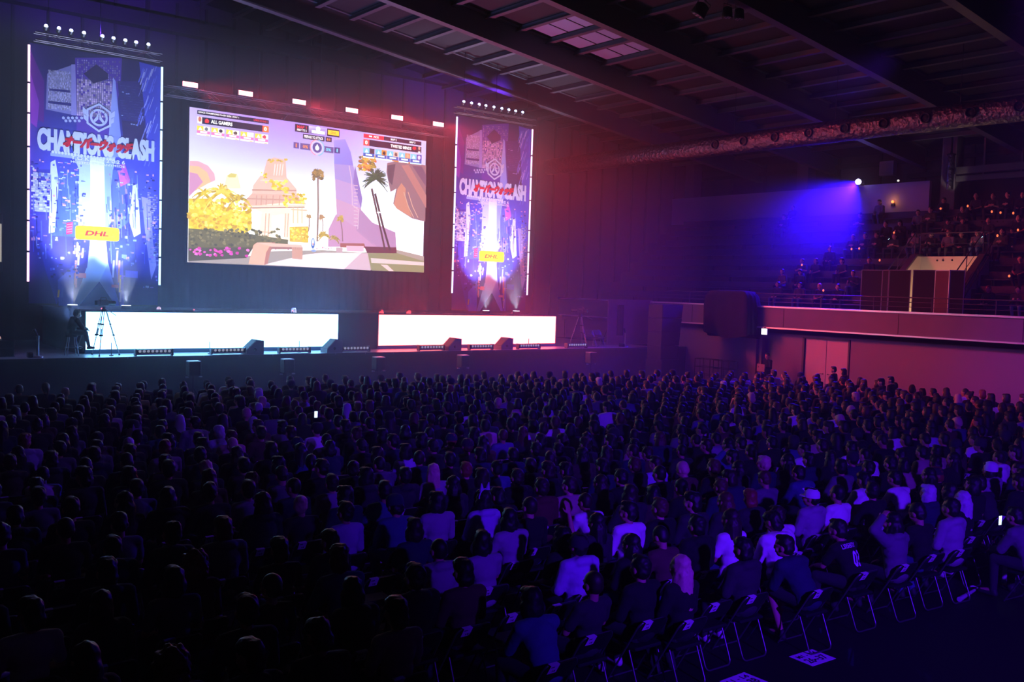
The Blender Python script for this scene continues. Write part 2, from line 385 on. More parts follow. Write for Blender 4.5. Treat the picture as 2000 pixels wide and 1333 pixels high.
# ------------------------------------------------------------------ printed and lit pictures
class Art:
    """flat picture: layered coloured shapes on one surface, local x to the right, z up, facing -y"""
    def __init__(s): s.v = []; s.f = []; s.c = []; s.lay = 0
    def poly(s, pts, col, layer=None):
        if layer is not None: s.lay = layer
        y = -.0009 * s.lay; n = len(s.v)
        s.v += [(p[0], y, p[1]) for p in pts]; s.f.append(list(range(n, n + len(pts))))
        s.c += (list(col) if isinstance(col[0], (tuple, list)) else [col] * len(pts))
    def rect(s, x0, z0, x1, z1, col, layer=None): s.poly([(x0, z0), (x1, z0), (x1, z1), (x0, z1)], col, layer)
    def grid(s, x0, z0, x1, z1, nx, nz, fn, layer=None):
        for i in range(nx):
            for j in range(nz):
                a, b_, c, d_ = i / nx, (i + 1) / nx, j / nz, (j + 1) / nz
                P = [(a, c), (b_, c), (b_, d_), (a, d_)]
                s.poly([(x0 + (x1 - x0) * u, z0 + (z1 - z0) * v) for u, v in P], [fn(u, v) for u, v in P], layer)
    def disc(s, x, z, rx, rz, col, n=14, layer=None, jit=0, rnd=random):
        s.poly([(x + rx * (1 + jit * (rnd.random() - .5)) * math.cos(2 * math.pi * i / n), z + rz * (1 + jit * (rnd.random() - .5)) * math.sin(2 * math.pi * i / n)) for i in range(n)], col, layer)
    def line(s, pts, w, col, layer=None):
        for (a, b_) in zip(pts, pts[1:]):
            dx, dz = b_[0] - a[0], b_[1] - a[1]; l = math.hypot(dx, dz) or 1; nx, nz = -dz / l * w / 2, dx / l * w / 2
            s.poly([(a[0] + nx, a[1] + nz), (b_[0] + nx, b_[1] + nz), (b_[0] - nx, b_[1] - nz), (a[0] - nx, a[1] - nz)], col, layer)
    def ringseg(s, x, z, r0, r1, a0, a1, col, n=24, layer=None):
        for i in range(n):
            t0 = math.radians(a0 + (a1 - a0) * i / n); t1 = math.radians(a0 + (a1 - a0) * (i + 1) / n)
            s.poly([(x + r0 * math.cos(t0), z + r0 * math.sin(t0)), (x + r1 * math.cos(t0), z + r1 * math.sin(t0)), (x + r1 * math.cos(t1), z + r1 * math.sin(t1)), (x + r0 * math.cos(t1), z + r0 * math.sin(t1))], col, layer)
    def text(s, body, x0, z0, x1, z1, col, bold=0.0, shear=0.0, layer=None):
        vs, fs = text_shape(body, bold)
        if layer is not None: s.lay = layer
        n = len(s.v); y = -.0009 * s.lay
        s.v += [(x0 + (x1 - x0) * u + shear * (v - .5) * (z1 - z0), y, z0 + (z1 - z0) * v) for u, v in vs]
        s.c += [col] * len(vs); s.f += [[n + i for i in f] for f in fs]
    def mesh(s, name, mat, gain=1.0):
        me = bpy.data.meshes.new(name); me.from_pydata(s.v, [], s.f); me.materials.append(mat)
        at = me.color_attributes.new('art', 'FLOAT_COLOR', 'POINT'); data = []
        for c in s.c:
            l = s2l(c[:3]); k = (c[3] if len(c) > 3 else 1.0) * gain; data += [l[0] * k, l[1] * k, l[2] * k, 1]
        at.data.foreach_set('color', data)
        nrm = [p.normal.y for p in me.polygons]
        for p in me.polygons:
            if p.normal.y > 0: p.flip()
        me.update(); return me
def mix(a, b_, t): t = max(0, min(1, t)); return tuple(a[i] + (b_[i] - a[i]) * t for i in range(3))
def emblem(A, x, z, R, col, layer):
    """six-sided winged badge around a ring"""
    A.lay = layer
    hexo = [(x + R * math.cos(math.radians(90 + 60 * i)) * .93, z + R * math.sin(math.radians(90 + 60 * i))) for i in range(6)]
    hexi = [(x + (p[0] - x) * .84, z + (p[1] - z) * .84) for p in hexo]
    for i in range(6):
        j = (i + 1) % 6; A.poly([hexo[i], hexo[j], hexi[j], hexi[i]], col)
    for sx in (-1, 1):
        P = lambda a, b_: (x + sx * R * a, z + R * b_)
        A.poly([P(.81, .42), P(1.06, .62), P(1.06, .22), P(.81, .04)], col)
        A.poly([P(.81, -.02), P(1.0, .16), P(1.0, -.18), P(.81, -.34)], col)
    A.ringseg(x, z, R * .44, R * .59, 138, 402, col, 36)
    A.ringseg(x, z, R * .44, R * .59, 48, 132, col, 12)
    for sx in (-1, 1):
        P = lambda a, b_: (x + sx * R * a, z + R * b_)
        A.poly([P(.03, .38), P(.16, .05), P(.36, -.22), P(.27, -.36), P(.03, -.12)], col)

# main screen: a sunlit palm garden with a stepped temple, score boards over it
SX, SZ, SY = 18.0, 4.83, 36.0
def Z2(a, b_):
    p = pix_y(340 + a / 3.1, 130 + b_ / 3.1, SY); return (p.x - SX, p.z - SZ)
def ZA(a, b_):
    p = pix_y(370 + a / 8.333, 205 + b_ / 8.333, SY); return (p.x - SX, p.z - SZ)
def ZB(a, b_):
    p = pix_y(560 + a / 6.897, 230 + b_ / 6.897, SY); return (p.x - SX, p.z - SZ)
A = Art(); rnd = random.Random(4)
WS, HS = 5.3, 5.83
def sky(u, v):
    c = mix((255, 252, 250), (232, 246, 255), min(1, v * 1.3)); c = mix(c, (186, 150, 246), max(0, v - .55) * 2.4 * (.35 + .65 * math.sin(math.pi * min(1, u + .12))))
    return mix(c, (206, 186, 240), max(0, u - .8) * 2) + (.95 + .9 * max(0, .75 - v),)
A.grid(-WS, 0, WS, HS, 14, 10, sky, 0)
def zp(pts, col, layer=None): A.poly([Z2(*p) for p in pts], col, layer)
# far spire
zp([(968, 445), (1035, 440), (1070, 520), (1085, 600), (970, 590)], [(165, 150, 235), (160, 145, 235), (150, 135, 225), (150, 130, 222), (150, 138, 230)], 1)
zp([(970, 590), (1085, 600), (1112, 700), (1120, 725), (974, 680)], (176, 150, 216)); zp([(974, 680), (1120, 725), (1132, 860), (980, 800)], (196, 158, 210))
zp([(980, 800), (1132, 860), (1112, 1010), (985, 905)], (208, 160, 196)); zp([(935, 985), (980, 895), (1120, 990), (1230, 1092), (932, 1092)], (206, 152, 190), 2)
zp([(1125, 860), (1200, 945), (1340, 1005), (1346, 1110), (1225, 1100), (1100, 990)], (186, 140, 182)); zp([(1096, 600), (1140, 800), (1132, 860), (1084, 700)], (150, 118, 190))
for y in range(720, 980, 22): A.line([Z2(1088, y), Z2(1112, y + 3)], .03, (240, 196, 214), 3)
A.line([Z2(1060, 600), Z2(1075, 690), Z2(1080, 840), Z2(1118, 870), Z2(1112, 985)], .03, (238, 196, 216), 3)
# arched hall
zp([(94, 572), (150, 574), (205, 600), (245, 650), (250, 690), (90, 760)], (232, 176, 190), 1); zp([(94, 600), (150, 605), (200, 640), (222, 700), (90, 775)], (248, 196, 150), 2)
zp([(94, 640), (140, 650), (175, 700), (90, 790)], (214, 150, 190), 3)
zp([(318, 660), (345, 645), (385, 652), (405, 740), (300, 740)], (255, 240, 196), 1); zp([(322, 662), (345, 645), (380, 652), (372, 672), (330, 672)], (222, 206, 116), 2)
# stepped temple
zp([(562, 566), (605, 550), (676, 566), (682, 680), (535, 668)], (236, 190, 172), 2)
for x in range(612, 672, 16): A.line([Z2(x, 590), Z2(x - 8, 660)], .035, (255, 236, 226), 3)
zp([(522, 662), (682, 672), (742, 742), (742, 775), (470, 775), (478, 720)], (240, 196, 178), 2); zp([(470, 770), (745, 778), (800, 832), (792, 852), (396, 856), (440, 800)], (232, 184, 164), 3)
zp([(440, 850), (705, 820), (700, 1062), (508, 1034), (530, 884)], (255, 226, 200, 1.15), 4); zp([(592, 906), (662, 896), (668, 1040), (590, 1030)], (255, 250, 240, 1.5), 5); zp([(700, 830), (802, 836), (804, 962), (702, 964)], (255, 232, 205, 1.2), 4)
for x in (722, 748, 774): A.line([Z2(x, 850), Z2(x, 950)], .05, (248, 206, 170), 5)
for (x0, y0, x1, y1, c) in ((470, 748, 742, 752, (196, 150, 130)), (522, 690, 690, 694, (250, 214, 200)), (440, 800, 780, 812, (206, 158, 138)), (400, 846, 792, 842, (250, 216, 196)), (420, 858, 790, 852, (180, 136, 120)), (512, 1000, 590, 1006, (236, 196, 170)), (706, 866, 806, 872, (236, 196, 166))): A.line([Z2(x0, y0), Z2(x1, y1)], .05, c, 5)
for x in (500, 530, 560, 600, 640, 680): A.line([Z2(x, 780), Z2(x - 4, 840)], .04, (206, 158, 138), 5)
for x in (556, 576, 676, 692): A.line([Z2(x, 890), Z2(x - 8, 1034)], .05, (226, 186, 160), 6)
def blobs(x0, y0, x1, y1, n, cols, r0, r1, layer, poly=None):
    for i in range(n):
        x, y = rnd.uniform(x0, x1), rnd.uniform(y0, y1); c = rnd.choice(cols); r = rnd.uniform(r0, r1)
        p = Z2(x, y); A.disc(p[0], p[1], r, r * .8, c, 7, layer, .5, rnd)
yel = [(252, 226, 60, 1.1), (246, 208, 40), (224, 186, 40), (255, 240, 110, 1.2), (206, 164, 36)]
blobs(545, 560, 680, 580, 12, [(196, 160, 70), (226, 190, 70)], .03, .07, 5); blobs(580, 690, 680, 745, 26, yel, .04, .09, 5); blobs(655, 730, 690, 850, 26, yel, .04, .08, 6); blobs(700, 770, 800, 830, 26, yel, .04, .09, 6); blobs(520, 640, 560, 720, 10, yel, .03, .07, 5)
zp([(88, 800), (200, 800), (330, 860), (468, 890), (470, 985), (430, 1012), (86, 982)], (238, 206, 44), 6); blobs(90, 806, 465, 1000, 260, yel, .04, .10, 7)
zp([(700, 972), (812, 968), (812, 1068), (700, 1062)], (226, 190, 60), 6); blobs(705, 975, 810, 1060, 70, yel, .03, .07, 7)
def frond(cx, cy, n, L, cols, layer, droop=.5, w=.09):
    for i in range(n):
        a = math.radians(rnd.uniform(-30, 210)); l = L * rnd.uniform(.7, 1.1); x0, z0 = Z2(cx, cy); p = [(x0, z0)]
        for k in range(1, 5):
            t = k / 4; p.append((x0 + l * t * math.cos(a), z0 + l * t * math.sin(a) - droop * l * t * t))
        for k in range(4): A.line(p[k:k + 2], w * (1.1 - .24 * k), rnd.choice(cols), layer)
frond(285, 760, 26, .75, [(236, 206, 60), (200, 166, 50), (252, 232, 110)], 8, .6); frond(180, 770, 14, .5, [(236, 206, 60), (190, 160, 60)], 8, .6); frond(400, 800, 14, .45, [(230, 196, 60), (170, 140, 60)], 8, .6)
zp([(86, 980), (430, 1010), (690, 1050), (690, 1078), (480, 1100), (84, 1104)], (116, 108, 60), 8); blobs(90, 985, 640, 1085, 160, [(96, 92, 50), (136, 124, 70), (84, 80, 48), (150, 138, 84)], .03, .08, 9)
zp([(84, 1098), (480, 1096), (440, 1160), (84, 1180)], (92, 84, 56), 9); blobs(90, 1100, 450, 1150, 40, [(236, 84, 196), (214, 60, 170), (250, 130, 214)], .04, .08, 10); blobs(560, 1098, 715, 1112, 24, [(226, 80, 150), (200, 60, 120)], .02, .04, 10); blobs(860, 1096, 960, 1108, 14, [(216, 70, 130)], .015, .03, 10)
# ground, bench
zp([(84, 1172), (440, 1150), (560, 1120), (900, 1112), (1130, 1128), (1346, 1110), (1512, 1150), (1512, 1246), (84, 1186)], (176, 160, 150), 8)
zp([(545, 1200), (800, 1138), (905, 1128), (1135, 1130), (1150, 1170), (1030, 1228)], (238, 222, 226, 1.1), 9); zp([(1030, 1226), (1130, 1132), (1172, 1132), (1190, 1236)], (220, 186, 200), 10)
zp([(1172, 1132), (1346, 1130), (1512, 1180), (1512, 1248), (1196, 1236)], (150, 146, 104), 9); zp([(1190, 1160), (1512, 1186), (1512, 1206), (1194, 1190)], (226, 206, 206), 10); zp([(1250, 1200), (1290, 1202), (1330, 1240), (1300, 1240)], (236, 206, 206), 10)
zp([(1005, 1070), (1150, 1072), (1160, 1100), (1005, 1096)], (170, 96, 84), 10); zp([(1042, 1086), (1148, 1088), (1148, 1122), (1044, 1120)], (236, 186, 206), 11); zp([(1150, 1090), (1346, 1096), (1346, 1132), (1168, 1130)], (110, 56, 64), 10); zp([(980, 1096), (1020, 1098), (1018, 1128), (980, 1124)], (206, 170, 176), 11)
zp([(450, 1196), (480, 1082), (502, 1066), (592, 1066), (556, 1128), (545, 1202)], (246, 186, 156), 12); zp([(545, 1202), (556, 1128), (592, 1066), (612, 1066), (580, 1130), (566, 1196)], (196, 130, 112), 12)
zp([(500, 1066), (770, 1080), (778, 1096), (590, 1092)], (236, 196, 176), 13); zp([(590, 1092), (778, 1096), (776, 1110), (585, 1106)], (176, 120, 106), 13); zp([(712, 1094), (778, 1096), (776, 1170), (714, 1164)], (216, 160, 136), 13)
# palms
def palm(x0, y0, x1, y1, w, cols, tr, L, n, layer):
    A.line([Z2(x0, y0), Z2((x0 + x1) / 2 + 4, (y0 + y1) / 2), Z2(x1, y1)], w, tr, layer); frond(x0, y0, n, L, cols, layer + 1, .25, .08); blobs(x0 - L * 95, y0 - L * 90, x0 + L * 95, y0 + L * 100, n, cols, L * .16, L * .3, layer + 1)
palm(870, 655, 866, 1060, .07, [(150, 116, 60), (190, 150, 80), (116, 96, 56)], (150, 116, 100), .30, 30, 12)
palm(896, 915, 898, 1000, .04, [(176, 130, 90), (206, 160, 100)], (170, 130, 120), .16, 14, 12); palm(1006, 922, 1020, 1060, .05, [(176, 140, 60), (216, 180, 70)], (160, 110, 120), .18, 16, 12); palm(818, 910, 812, 1000, .05, [(190, 150, 90)], (170, 130, 110), .14, 12, 12)
frond(905, 1020, 20, .3, [(216, 180, 70), (176, 146, 60)], 13); frond(970, 1040, 14, .25, [(206, 170, 70), (160, 130, 60)], 13)
# leaning building
zp([(1290, 585), (1360, 570), (1526, 600), (1520, 940), (1440, 920), (1346, 860), (1326, 830), (1345, 740), (1310, 760), (1285, 640)], (150, 112, 120), 10)
zp([(1346, 860), (1330, 835), (1352, 740), (1376, 706), (1402, 740), (1400, 800), (1440, 915)], (206, 140, 116), 11); zp([(1376, 600), (1420, 596), (1526, 780), (1526, 860)], (186, 126, 120), 11); zp([(1440, 600), (1500, 606), (1526, 660), (1526, 730)], (116, 86, 110), 11)
zp([(1290, 600), (1340, 590), (1320, 720), (1296, 690)], (96, 74, 84), 11)
for o_ in (0, 26): A.line([Z2(1390 + o_, 760), Z2(1418 + o_, 850), Z2(1450 + o_, 916)], .03, (236, 186, 160), 12)
blobs(1118, 545, 1218, 628, 70, [(166, 136, 60), (200, 166, 60), (120, 96, 60), (216, 120, 60), (236, 190, 60)], .05, .11, 12)
A.line([Z2(1196, 740), Z2(1240, 940), Z2(1276, 1110)], .09, (92, 62, 60), 12); A.line([Z2(1216, 770), Z2(1262, 960), Z2(1306, 1112)], .10, (80, 54, 54), 13); A.line([Z2(1228, 884), Z2(1266, 884)], .06, (250, 240, 240), 14)
frond(1222, 680, 70, .62, [(66, 84, 50), (84, 104, 60), (44, 60, 44)], 14, .28, .07)
A.disc(*Z2(840, 1072), .09, .22, (70, 110, 190), 12, 14); A.disc(*Z2(840, 1066), .05, .14, (226, 240, 255, 1.3), 12, 15); A.disc(*Z2(840, 1076), .03, .04, (226, 60, 60), 10, 16); A.disc(*Z2(844, 1116), .12, .05, (150, 170, 226), 10, 15)
# score boards
dk = (40, 28, 46); dk2 = (58, 40, 66)
def box(f, a, b_, c, d_, col, layer):
    """upper-left corner a,b; x of right side c; y of lower edge d at the left side"""
    p = f(a, b_); q = f(a, d_); r2 = f(c, b_ + (c - a) * .14); A.rect(p[0], q[1], r2[0], p[1], col, layer); return p[0], q[1], r2[0], p[1]
def tx(body, bx, u0, u1, v0, v1, col, bold=.02, shear=0, layer=18):
    x0, z0, x1, z1 = bx; A.text(body, x0 + (x1 - x0) * u0, z0 + (z1 - z0) * v0, x0 + (x1 - x0) * u1, z0 + (z1 - z0) * v1, col, bold, shear, layer)
wh = (255, 252, 250, 1.3)
bx = box(ZA, 125, 85, 1290, 150, dk, 17); tx('OWCS CHAMPIONS CLASH 2026 | DAY 1', bx, .015, .57, .24, .80, wh); tx('UPPER ROUND 1', bx, .78, .985, .24, .80, (236, 60, 56))
bx = box(ZA, 125, 188, 1290, 296, dk, 17); x0, z0, x1, z1 = bx; w_ = x1 - x0
A.rect(x0, z0, x0 + w_ * .065, z1, (250, 226, 216), 18); A.disc(x0 + w_ * .035, z0 + (z1 - z0) * .62, .06, .10, (206, 120, 96), 10, 19); A.rect(x0 + w_ * .01, z0, x0 + w_ * .06, z0 + .06, (255, 255, 255, 1.2), 19)
A.poly([(x0 + w_ * .105, z0 + .05), (x0 + w_ * .15, z0 + .05), (x0 + w_ * .162, z0 + .14), (x0 + w_ * .135, z1 - .03), (x0 + w_ * .115, z0 + .2), (x0 + w_ * .10, z0 + .14)], (236, 60, 56), 18)
tx('ALL GAMERS', bx, .185, .48, .24, .78, wh, .03); A.rect(x1 - w_ * .095, z0, x1, z1, (250, 130, 40), 18); A.rect(x1 - w_ * .095, z0, x1 - w_ * .085, z1, (236, 50, 60), 19); tx('0', bx, .93, .97, .2, .8, wh, .04, 0, 20)
for i, a in enumerate((120, 355, 595, 830, 1065)):
    y0 = 335 + (a - 120) * .135; x0, z0, x1, z1 = box(ZA, a, y0, a + 212, y0 + 150, (255, 210, 226), 17); w_, h_ = x1 - x0, z1 - z0
    A.rect(x0, z0 + h_ * .5, x0 + w_ * .5, z1, (252, 226, 70), 18); A.poly([(x0 + w_ * .1, z0 + h_ * .55), (x0 + w_ * .42, z0 + h_ * .55), (x0 + w_ * .26, z0 + h_ * .92)], (255, 250, 220, 1.2), 19)
    A.rect(x0 + w_ * .5, z0 + h_ * .5, x1, z1, (255, 246, 236, 1.1), 18); A.disc(x0 + w_ * .72, z0 + h_ * .72, w_ * .15, h_ * .2, [(120, 120, 126), (70, 50, 50), (110, 80, 66), (250, 240, 240), (226, 80, 96)][i], 9, 19, .3, rnd)
    A.rect(x0, z0 + h_ * .2, x1, z0 + h_ * .5, (236, 130, 196), 18); A.rect(x0 + w_ * .25, z0 + h_ * .26, x0 + w_ * .78, z0 + h_ * .44, wh, 19); A.rect(x0, z0, x1, z0 + h_ * .16, wh, 18); A.rect(x0 + w_ * .7, z0, x0 + w_ * .95, z0 + h_ * .07, (250, 214, 90), 19)
bx = box(ZB, 110, 82, 710, 186, dk, 17); x0, z0, x1, z1 = bx; w_, h_ = x1 - x0, z1 - z0
tx('MAP 1', bx, .045, .255, .5, .86, (240, 56, 56), .03); tx('FIRST TO 2', bx, .045, .255, .14, .42, wh, .02)
A.rect(x0 + w_ * .3, z0, x0 + w_ * .715, z1, [(120, 100, 170), (176, 150, 226), (190, 170, 236), (226, 214, 250)], 18); A.disc(x0 + w_ * .51, z0 + h_ * .74, .10, .10, wh, 12, 19); A.rect(x0 + w_ * .37, z0 + h_ * .12, x0 + w_ * .66, z0 + h_ * .5, wh, 19); A.text('OVERWATCH', x0 + w_ * .385, z0 + h_ * .2, x0 + w_ * .645, z0 + h_ * .42, (170, 150, 210), .02, 0, 20)
A.rect(x0 + w_ * .735, z0 + h_ * .2, x0 + w_ * .985, z0 + h_ * .82, (255, 214, 20, 1.1), 18); A.text('DHL', x0 + w_ * .80, z0 + h_ * .36, x0 + w_ * .93, z0 + h_ * .66, (226, 150, 20), .04, .3, 19)
bx = box(ZB, 216, 216, 508, 282, dk2, 17); tx('PREPARE TO ATTACK', bx, .06, .94, .22, .78, wh, .02); bx = box(ZB, 522, 258, 604, 322, dk2, 17); tx('8.0', bx, .2, .8, .25, .75, (255, 150, 60), .03)
lav = (110, 84, 150); bx = box(ZB, 90, 328, 164, 410, lav, 17); tx('1', bx, .4, .62, .2, .8, (255, 140, 70), .02); bx = box(ZB, 180, 340, 322, 425, lav, 17); tx('0%', bx, .25, .75, .24, .74, (255, 150, 70), .03)
bx = box(ZB, 492, 382, 630, 464, lav, 17); tx('0%', bx, .25, .75, .24, .74, (110, 226, 255), .03); bx = box(ZB, 640, 398, 716, 476, (70, 56, 130), 17); tx('1', bx, .4, .62, .2, .8, (130, 230, 255), .02)
c0 = ZB(408, 404); A.disc(*c0, .30, .30, (214, 200, 250), 28, 18); A.ringseg(*c0, .29, .33, 100, 260, (246, 150, 160), 16, 19); A.ringseg(*c0, .29, .33, -80, 80, (130, 196, 250), 16, 19); A.disc(*c0, .21, .21, (96, 80, 150), 24, 19); A.disc(c0[0], c0[1] - .02, .09, .10, wh, 10, 20); A.poly([(c0[0] - .06, c0[1] + .02), (c0[0] + .06, c0[1] + .02), (c0[0], c0[1] + .15)], wh, 20)
bx = box(ZB, 1034, 214, 1812, 268, dk, 17); x0, z0, x1, z1 = bx; w_ = x1 - x0; A.rect(x0, z0, x0 + w_ * .34, z1, (236, 50, 60), 18); tx('PICK', bx, .17, .26, .25, .78, wh, .03, 0, 19); A.rect(x0 + w_ * .09, z0 + .06, x0 + w_ * .14, z0 + .12, wh, 19); tx('MAP 2', bx, .46, .56, .25, .78, wh); tx('MAP 3', bx, .79, .89, .25, .78, wh)
bx = box(ZB, 1030, 286, 1812, 372, dk, 17); x0, z0, x1, z1 = bx; w_ = x1 - x0; A.rect(x0, z0, x0 + w_ * .10, z1, (244, 90, 80), 18); tx('0', bx, .03, .07, .2, .8, wh, .04, 0, 19); tx('TWISTED MINDS', bx, .46, .82, .25, .75, wh, .03)
A.disc(x0 + w_ * .875, z0 + .17, .10, .08, (236, 50, 50), 12, 18, .25, rnd); A.rect(x0 + w_ * .94, z0, x0 + w_ * .985, z1, (116, 76, 76), 18); A.disc(x0 + w_ * .962, z0 + .2, .05, .08, (226, 170, 150), 9, 19); A.rect(x0 + w_ * .945, z0, x0 + w_ * .98, z0 + .05, wh, 19)
for i, a in enumerate((1030, 1194, 1352, 1510, 1665)):
    y0 = 402 + (a - 1030) * .133; x0, z0, x1, z1 = box(ZB, a, y0, a + 150, y0 + 134, (60, 96, 190), 17); w_, h_ = x1 - x0, z1 - z0
    A.rect(x0, z0 + h_ * .48, x0 + w_ * .55, z1, (130, 206, 250), 18); A.poly([(x0 + w_ * .14, z0 + h_ * .55), (x0 + w_ * .44, z0 + h_ * .55), (x0 + w_ * .29, z0 + h_ * .92)], (226, 244, 255, 1.2), 19)
    A.rect(x0 + w_ * .55, z0 + h_ * .48, x1, z1, [(90, 66, 76), (226, 150, 40), (236, 196, 176), (216, 150, 110), (90, 66, 170)][i], 18); A.disc(x0 + w_ * .78, z0 + h_ * .72, w_ * .13, h_ * .2, [(60, 44, 50), (60, 40, 30), (120, 80, 80), (236, 180, 140), (226, 220, 240)][i], 9, 19, .3, rnd)
    A.rect(x0 + w_ * .22, z0 + h_ * .25, x0 + w_ * .8, z0 + h_ * .40, wh, 19); A.rect(x0, z0, x1, z0 + h_ * .13, wh if i != 4 else (190, 226, 255, 1.2), 18)
    if i in (2, 3): A.rect(x0 + w_ * (.45 if i == 2 else .85), z0, x1, z0 + h_ * .13, (226, 140, 40), 19)
scr = empty('main_screen', 'huge lit main screen showing a sunlit palm garden match with score boards', 'screen', (SX, SY, SZ))
MB().bbox((-WS - .04, .004, -.04), (WS + .04, .12, HS + .04), .01).build('housing', black_metal, scr)
put('picture', A.mesh('picture', M_attr('screen_picture', 1.5)), scr)
b = MB()
for x in (-4.6, -1.5, 1.5, 4.6): b.cyl((x, -.55, HS + .28), (x, .06, HS + .02), .015, n=6); b.box((x - .06, .0, HS + .0), (x + .06, .14, HS + .10))
b.build('hanging_bracket', dark_metal, scr)

# two tall printed banners
BZ = 3.2
def P1(a, b_):
    p = pix_y(a / 2.0825, b_ / 2.0825, 35.0); return (p.x - 9.15, p.z - BZ)
B = Art(); rnd = random.Random(9); HB = 8.62; WB = 2.13
def sky2(u, v):
    c = mix((40, 34, 120), (78, 86, 226), min(1, v * 2.4)); c = mix(c, (44, 34, 96), max(0, v - .5) * 2.4)
    return mix(c, (92, 50, 160), max(0, .22 - u) * 2.2)
B.grid(-WB, 0, WB, HB, 12, 22, sky2, 0)
def bp(pts, col, layer=None): B.poly([P1(*p) for p in pts], col, layer)
def windows(x0, y0, x1, y1, nx, ny, col, w, h, layer, slope=.17, skew=0.0, keep=.8, var=.4):
    for i in range(nx):
        for j in range(ny):
            if rnd.random() > keep: continue
            a = x0 + (x1 - x0) * (i + .5) / nx; yy = y0 + (y1 - y0) * (j + .5) / ny
            p = P1(a + skew * j / ny, yy + slope * (a - x0)); k = 1 - var * rnd.random()
            B.rect(p[0] - w, p[1] - h, p[0] + w, p[1] + h, tuple(int(c * k) for c in col), layer)
bp([(118, 190), (180, 330), (178, 500), (125, 470)], (110, 40, 150), 1); bp([(125, 300), (160, 420), (150, 520), (126, 500)], (150, 60, 190), 2)
bp([(192, 300), (300, 262), (306, 470), (186, 445)], (150, 146, 206), 1); windows(196, 285, 290, 440, 22, 30, (226, 220, 255), .012, .035, 2, .1, 0, .85); bp([(290, 262), (306, 262), (312, 470), (290, 468)], (170, 160, 226), 3)
bp([(200, 360), (285, 368), (285, 378), (200, 368)], (60, 50, 130), 3); bp([(196, 410), (290, 420), (290, 432), (196, 420)], (60, 50, 130), 3)
bp([(305, 235), (496, 235), (492, 330), (455, 560), (312, 540)], (96, 58, 176), 1); windows(312, 240, 490, 330, 20, 10, (196, 186, 226), .018, .025, 2, .05, 0, .6); windows(312, 320, 455, 470, 17, 18, (255, 226, 255), .026, .032, 2, .08, 0, .85)
bp([(340, 300), (392, 262), (440, 300), (440, 322), (380, 340)], (52, 36, 92), 3); bp([(460, 315), (470, 330), (500, 640), (436, 640)], [(190, 200, 250), (150, 160, 246), (130, 150, 240), (150, 170, 250)], 3)
bp([(478, 330), (565, 330), (590, 500), (600, 620), (500, 560)], (56, 44, 124), 2); bp([(496, 490), (585, 500), (600, 640), (505, 610)], (52, 34, 96), 3)
for i in range(14): windows(490, 345 + i * 10, 580, 352 + i * 10, 14, 1, (90, 90, 170), .05, .008, 4, .12, 0, .5)
for q in ((500, 375), (515, 382), (523, 382), (497, 470), (535, 505), (545, 507), (555, 509)): p = P1(*q); B.rect(p[0] - .03, p[1] - .015, p[0] + .03, p[1] + .015, (170, 190, 240), 5)
bp([(566, 252), (655, 275), (650, 900), (606, 700), (590, 470)], (74, 78, 206), 2)
for i in range(46):
    a, y = rnd.uniform(575, 650), rnd.uniform(270, 640); l = rnd.uniform(20, 60); B.line([P1(a, y), P1(a - l * .35, y + l)], rnd.uniform(.012, .04), rnd.choice([(150, 160, 246), (206, 206, 255), (110, 120, 236)]), 3)
# lower street canyon
bp([(124, 690), (205, 690), (205, 870), (126, 880)], (66, 62, 176), 2); windows(130, 700, 203, 860, 9, 20, (226, 230, 255), .055, .03, 3, .06, 0, .62, .3)
bp([(206, 660), (225, 650), (240, 740), (222, 945), (198, 950)], (214, 226, 255), 3); bp([(240, 700), (322, 700), (322, 965), (212, 960)], (78, 104, 230), 2)
for i in range(26): a, y = rnd.uniform(240, 318), rnd.uniform(650, 940); p = P1(a, y); B.rect(p[0] - .06, p[1] - .012, p[0] + .05, p[1] + .02, rnd.choice([(226, 236, 255), (196, 130, 226), (130, 160, 250), (236, 150, 210)]), 3)
bp([(300, 640), (470, 640), (458, 700), (322, 690)], (196, 210, 255), 3); bp([(322, 672), (368, 668), (372, 960), (318, 960)], (190, 210, 255), 4); bp([(420, 640), (462, 655), (440, 900), (425, 960)], (150, 180, 255), 4)
bp([(366, 640), (424, 650), (428, 960), (370, 960)], (246, 252, 255), 5); bp([(370, 950), (428, 950), (440, 1080), (404, 1148), (352, 1110)], [(246, 252, 255), (246, 252, 255), (196, 226, 255), (206, 240, 255), (190, 226, 255)], 5)
bp([(352, 1090), (404, 1146), (322, 1245), (298, 1245)], [(190, 226, 255), (210, 244, 255), (170, 236, 255), (190, 226, 255)], 5); bp([(404, 1146), (440, 1070), (486, 1245), (470, 1245)], [(190, 220, 255), (150, 180, 255), (110, 140, 250), (130, 160, 255)], 5)  # the two uplight cones, painted into the print
bp([(404, 1150), (472, 1246), (322, 1246)], (50, 84, 116), 4)  # unlit gap between the uplight cones, painted dark
for (x0, x1) in ((430, 450), (455, 480), (486, 520), (524, 545)): bp([(x0, 690), (x1, 690), (x1 + 6, 900), (x0 + 4, 930)], rnd.choice([(90, 110, 226), (150, 170, 250), (84, 96, 206)]), 4)
for i in range(40): a, y = rnd.uniform(432, 560), rnd.uniform(700, 930); l = rnd.uniform(15, 60); B.line([P1(a, y), P1(a + 3, y + l)], rnd.uniform(.02, .07), rnd.choice([(200, 214, 255), (110, 130, 240), (66, 70, 190), (176, 140, 240)]), 5)
bp([(540, 756), (560, 748), (572, 950), (545, 965), (525, 900)], (226, 236, 255), 5); bp([(575, 800), (612, 810), (622, 980), (636, 1080), (615, 1140), (592, 960)], (170, 160, 226), 4)
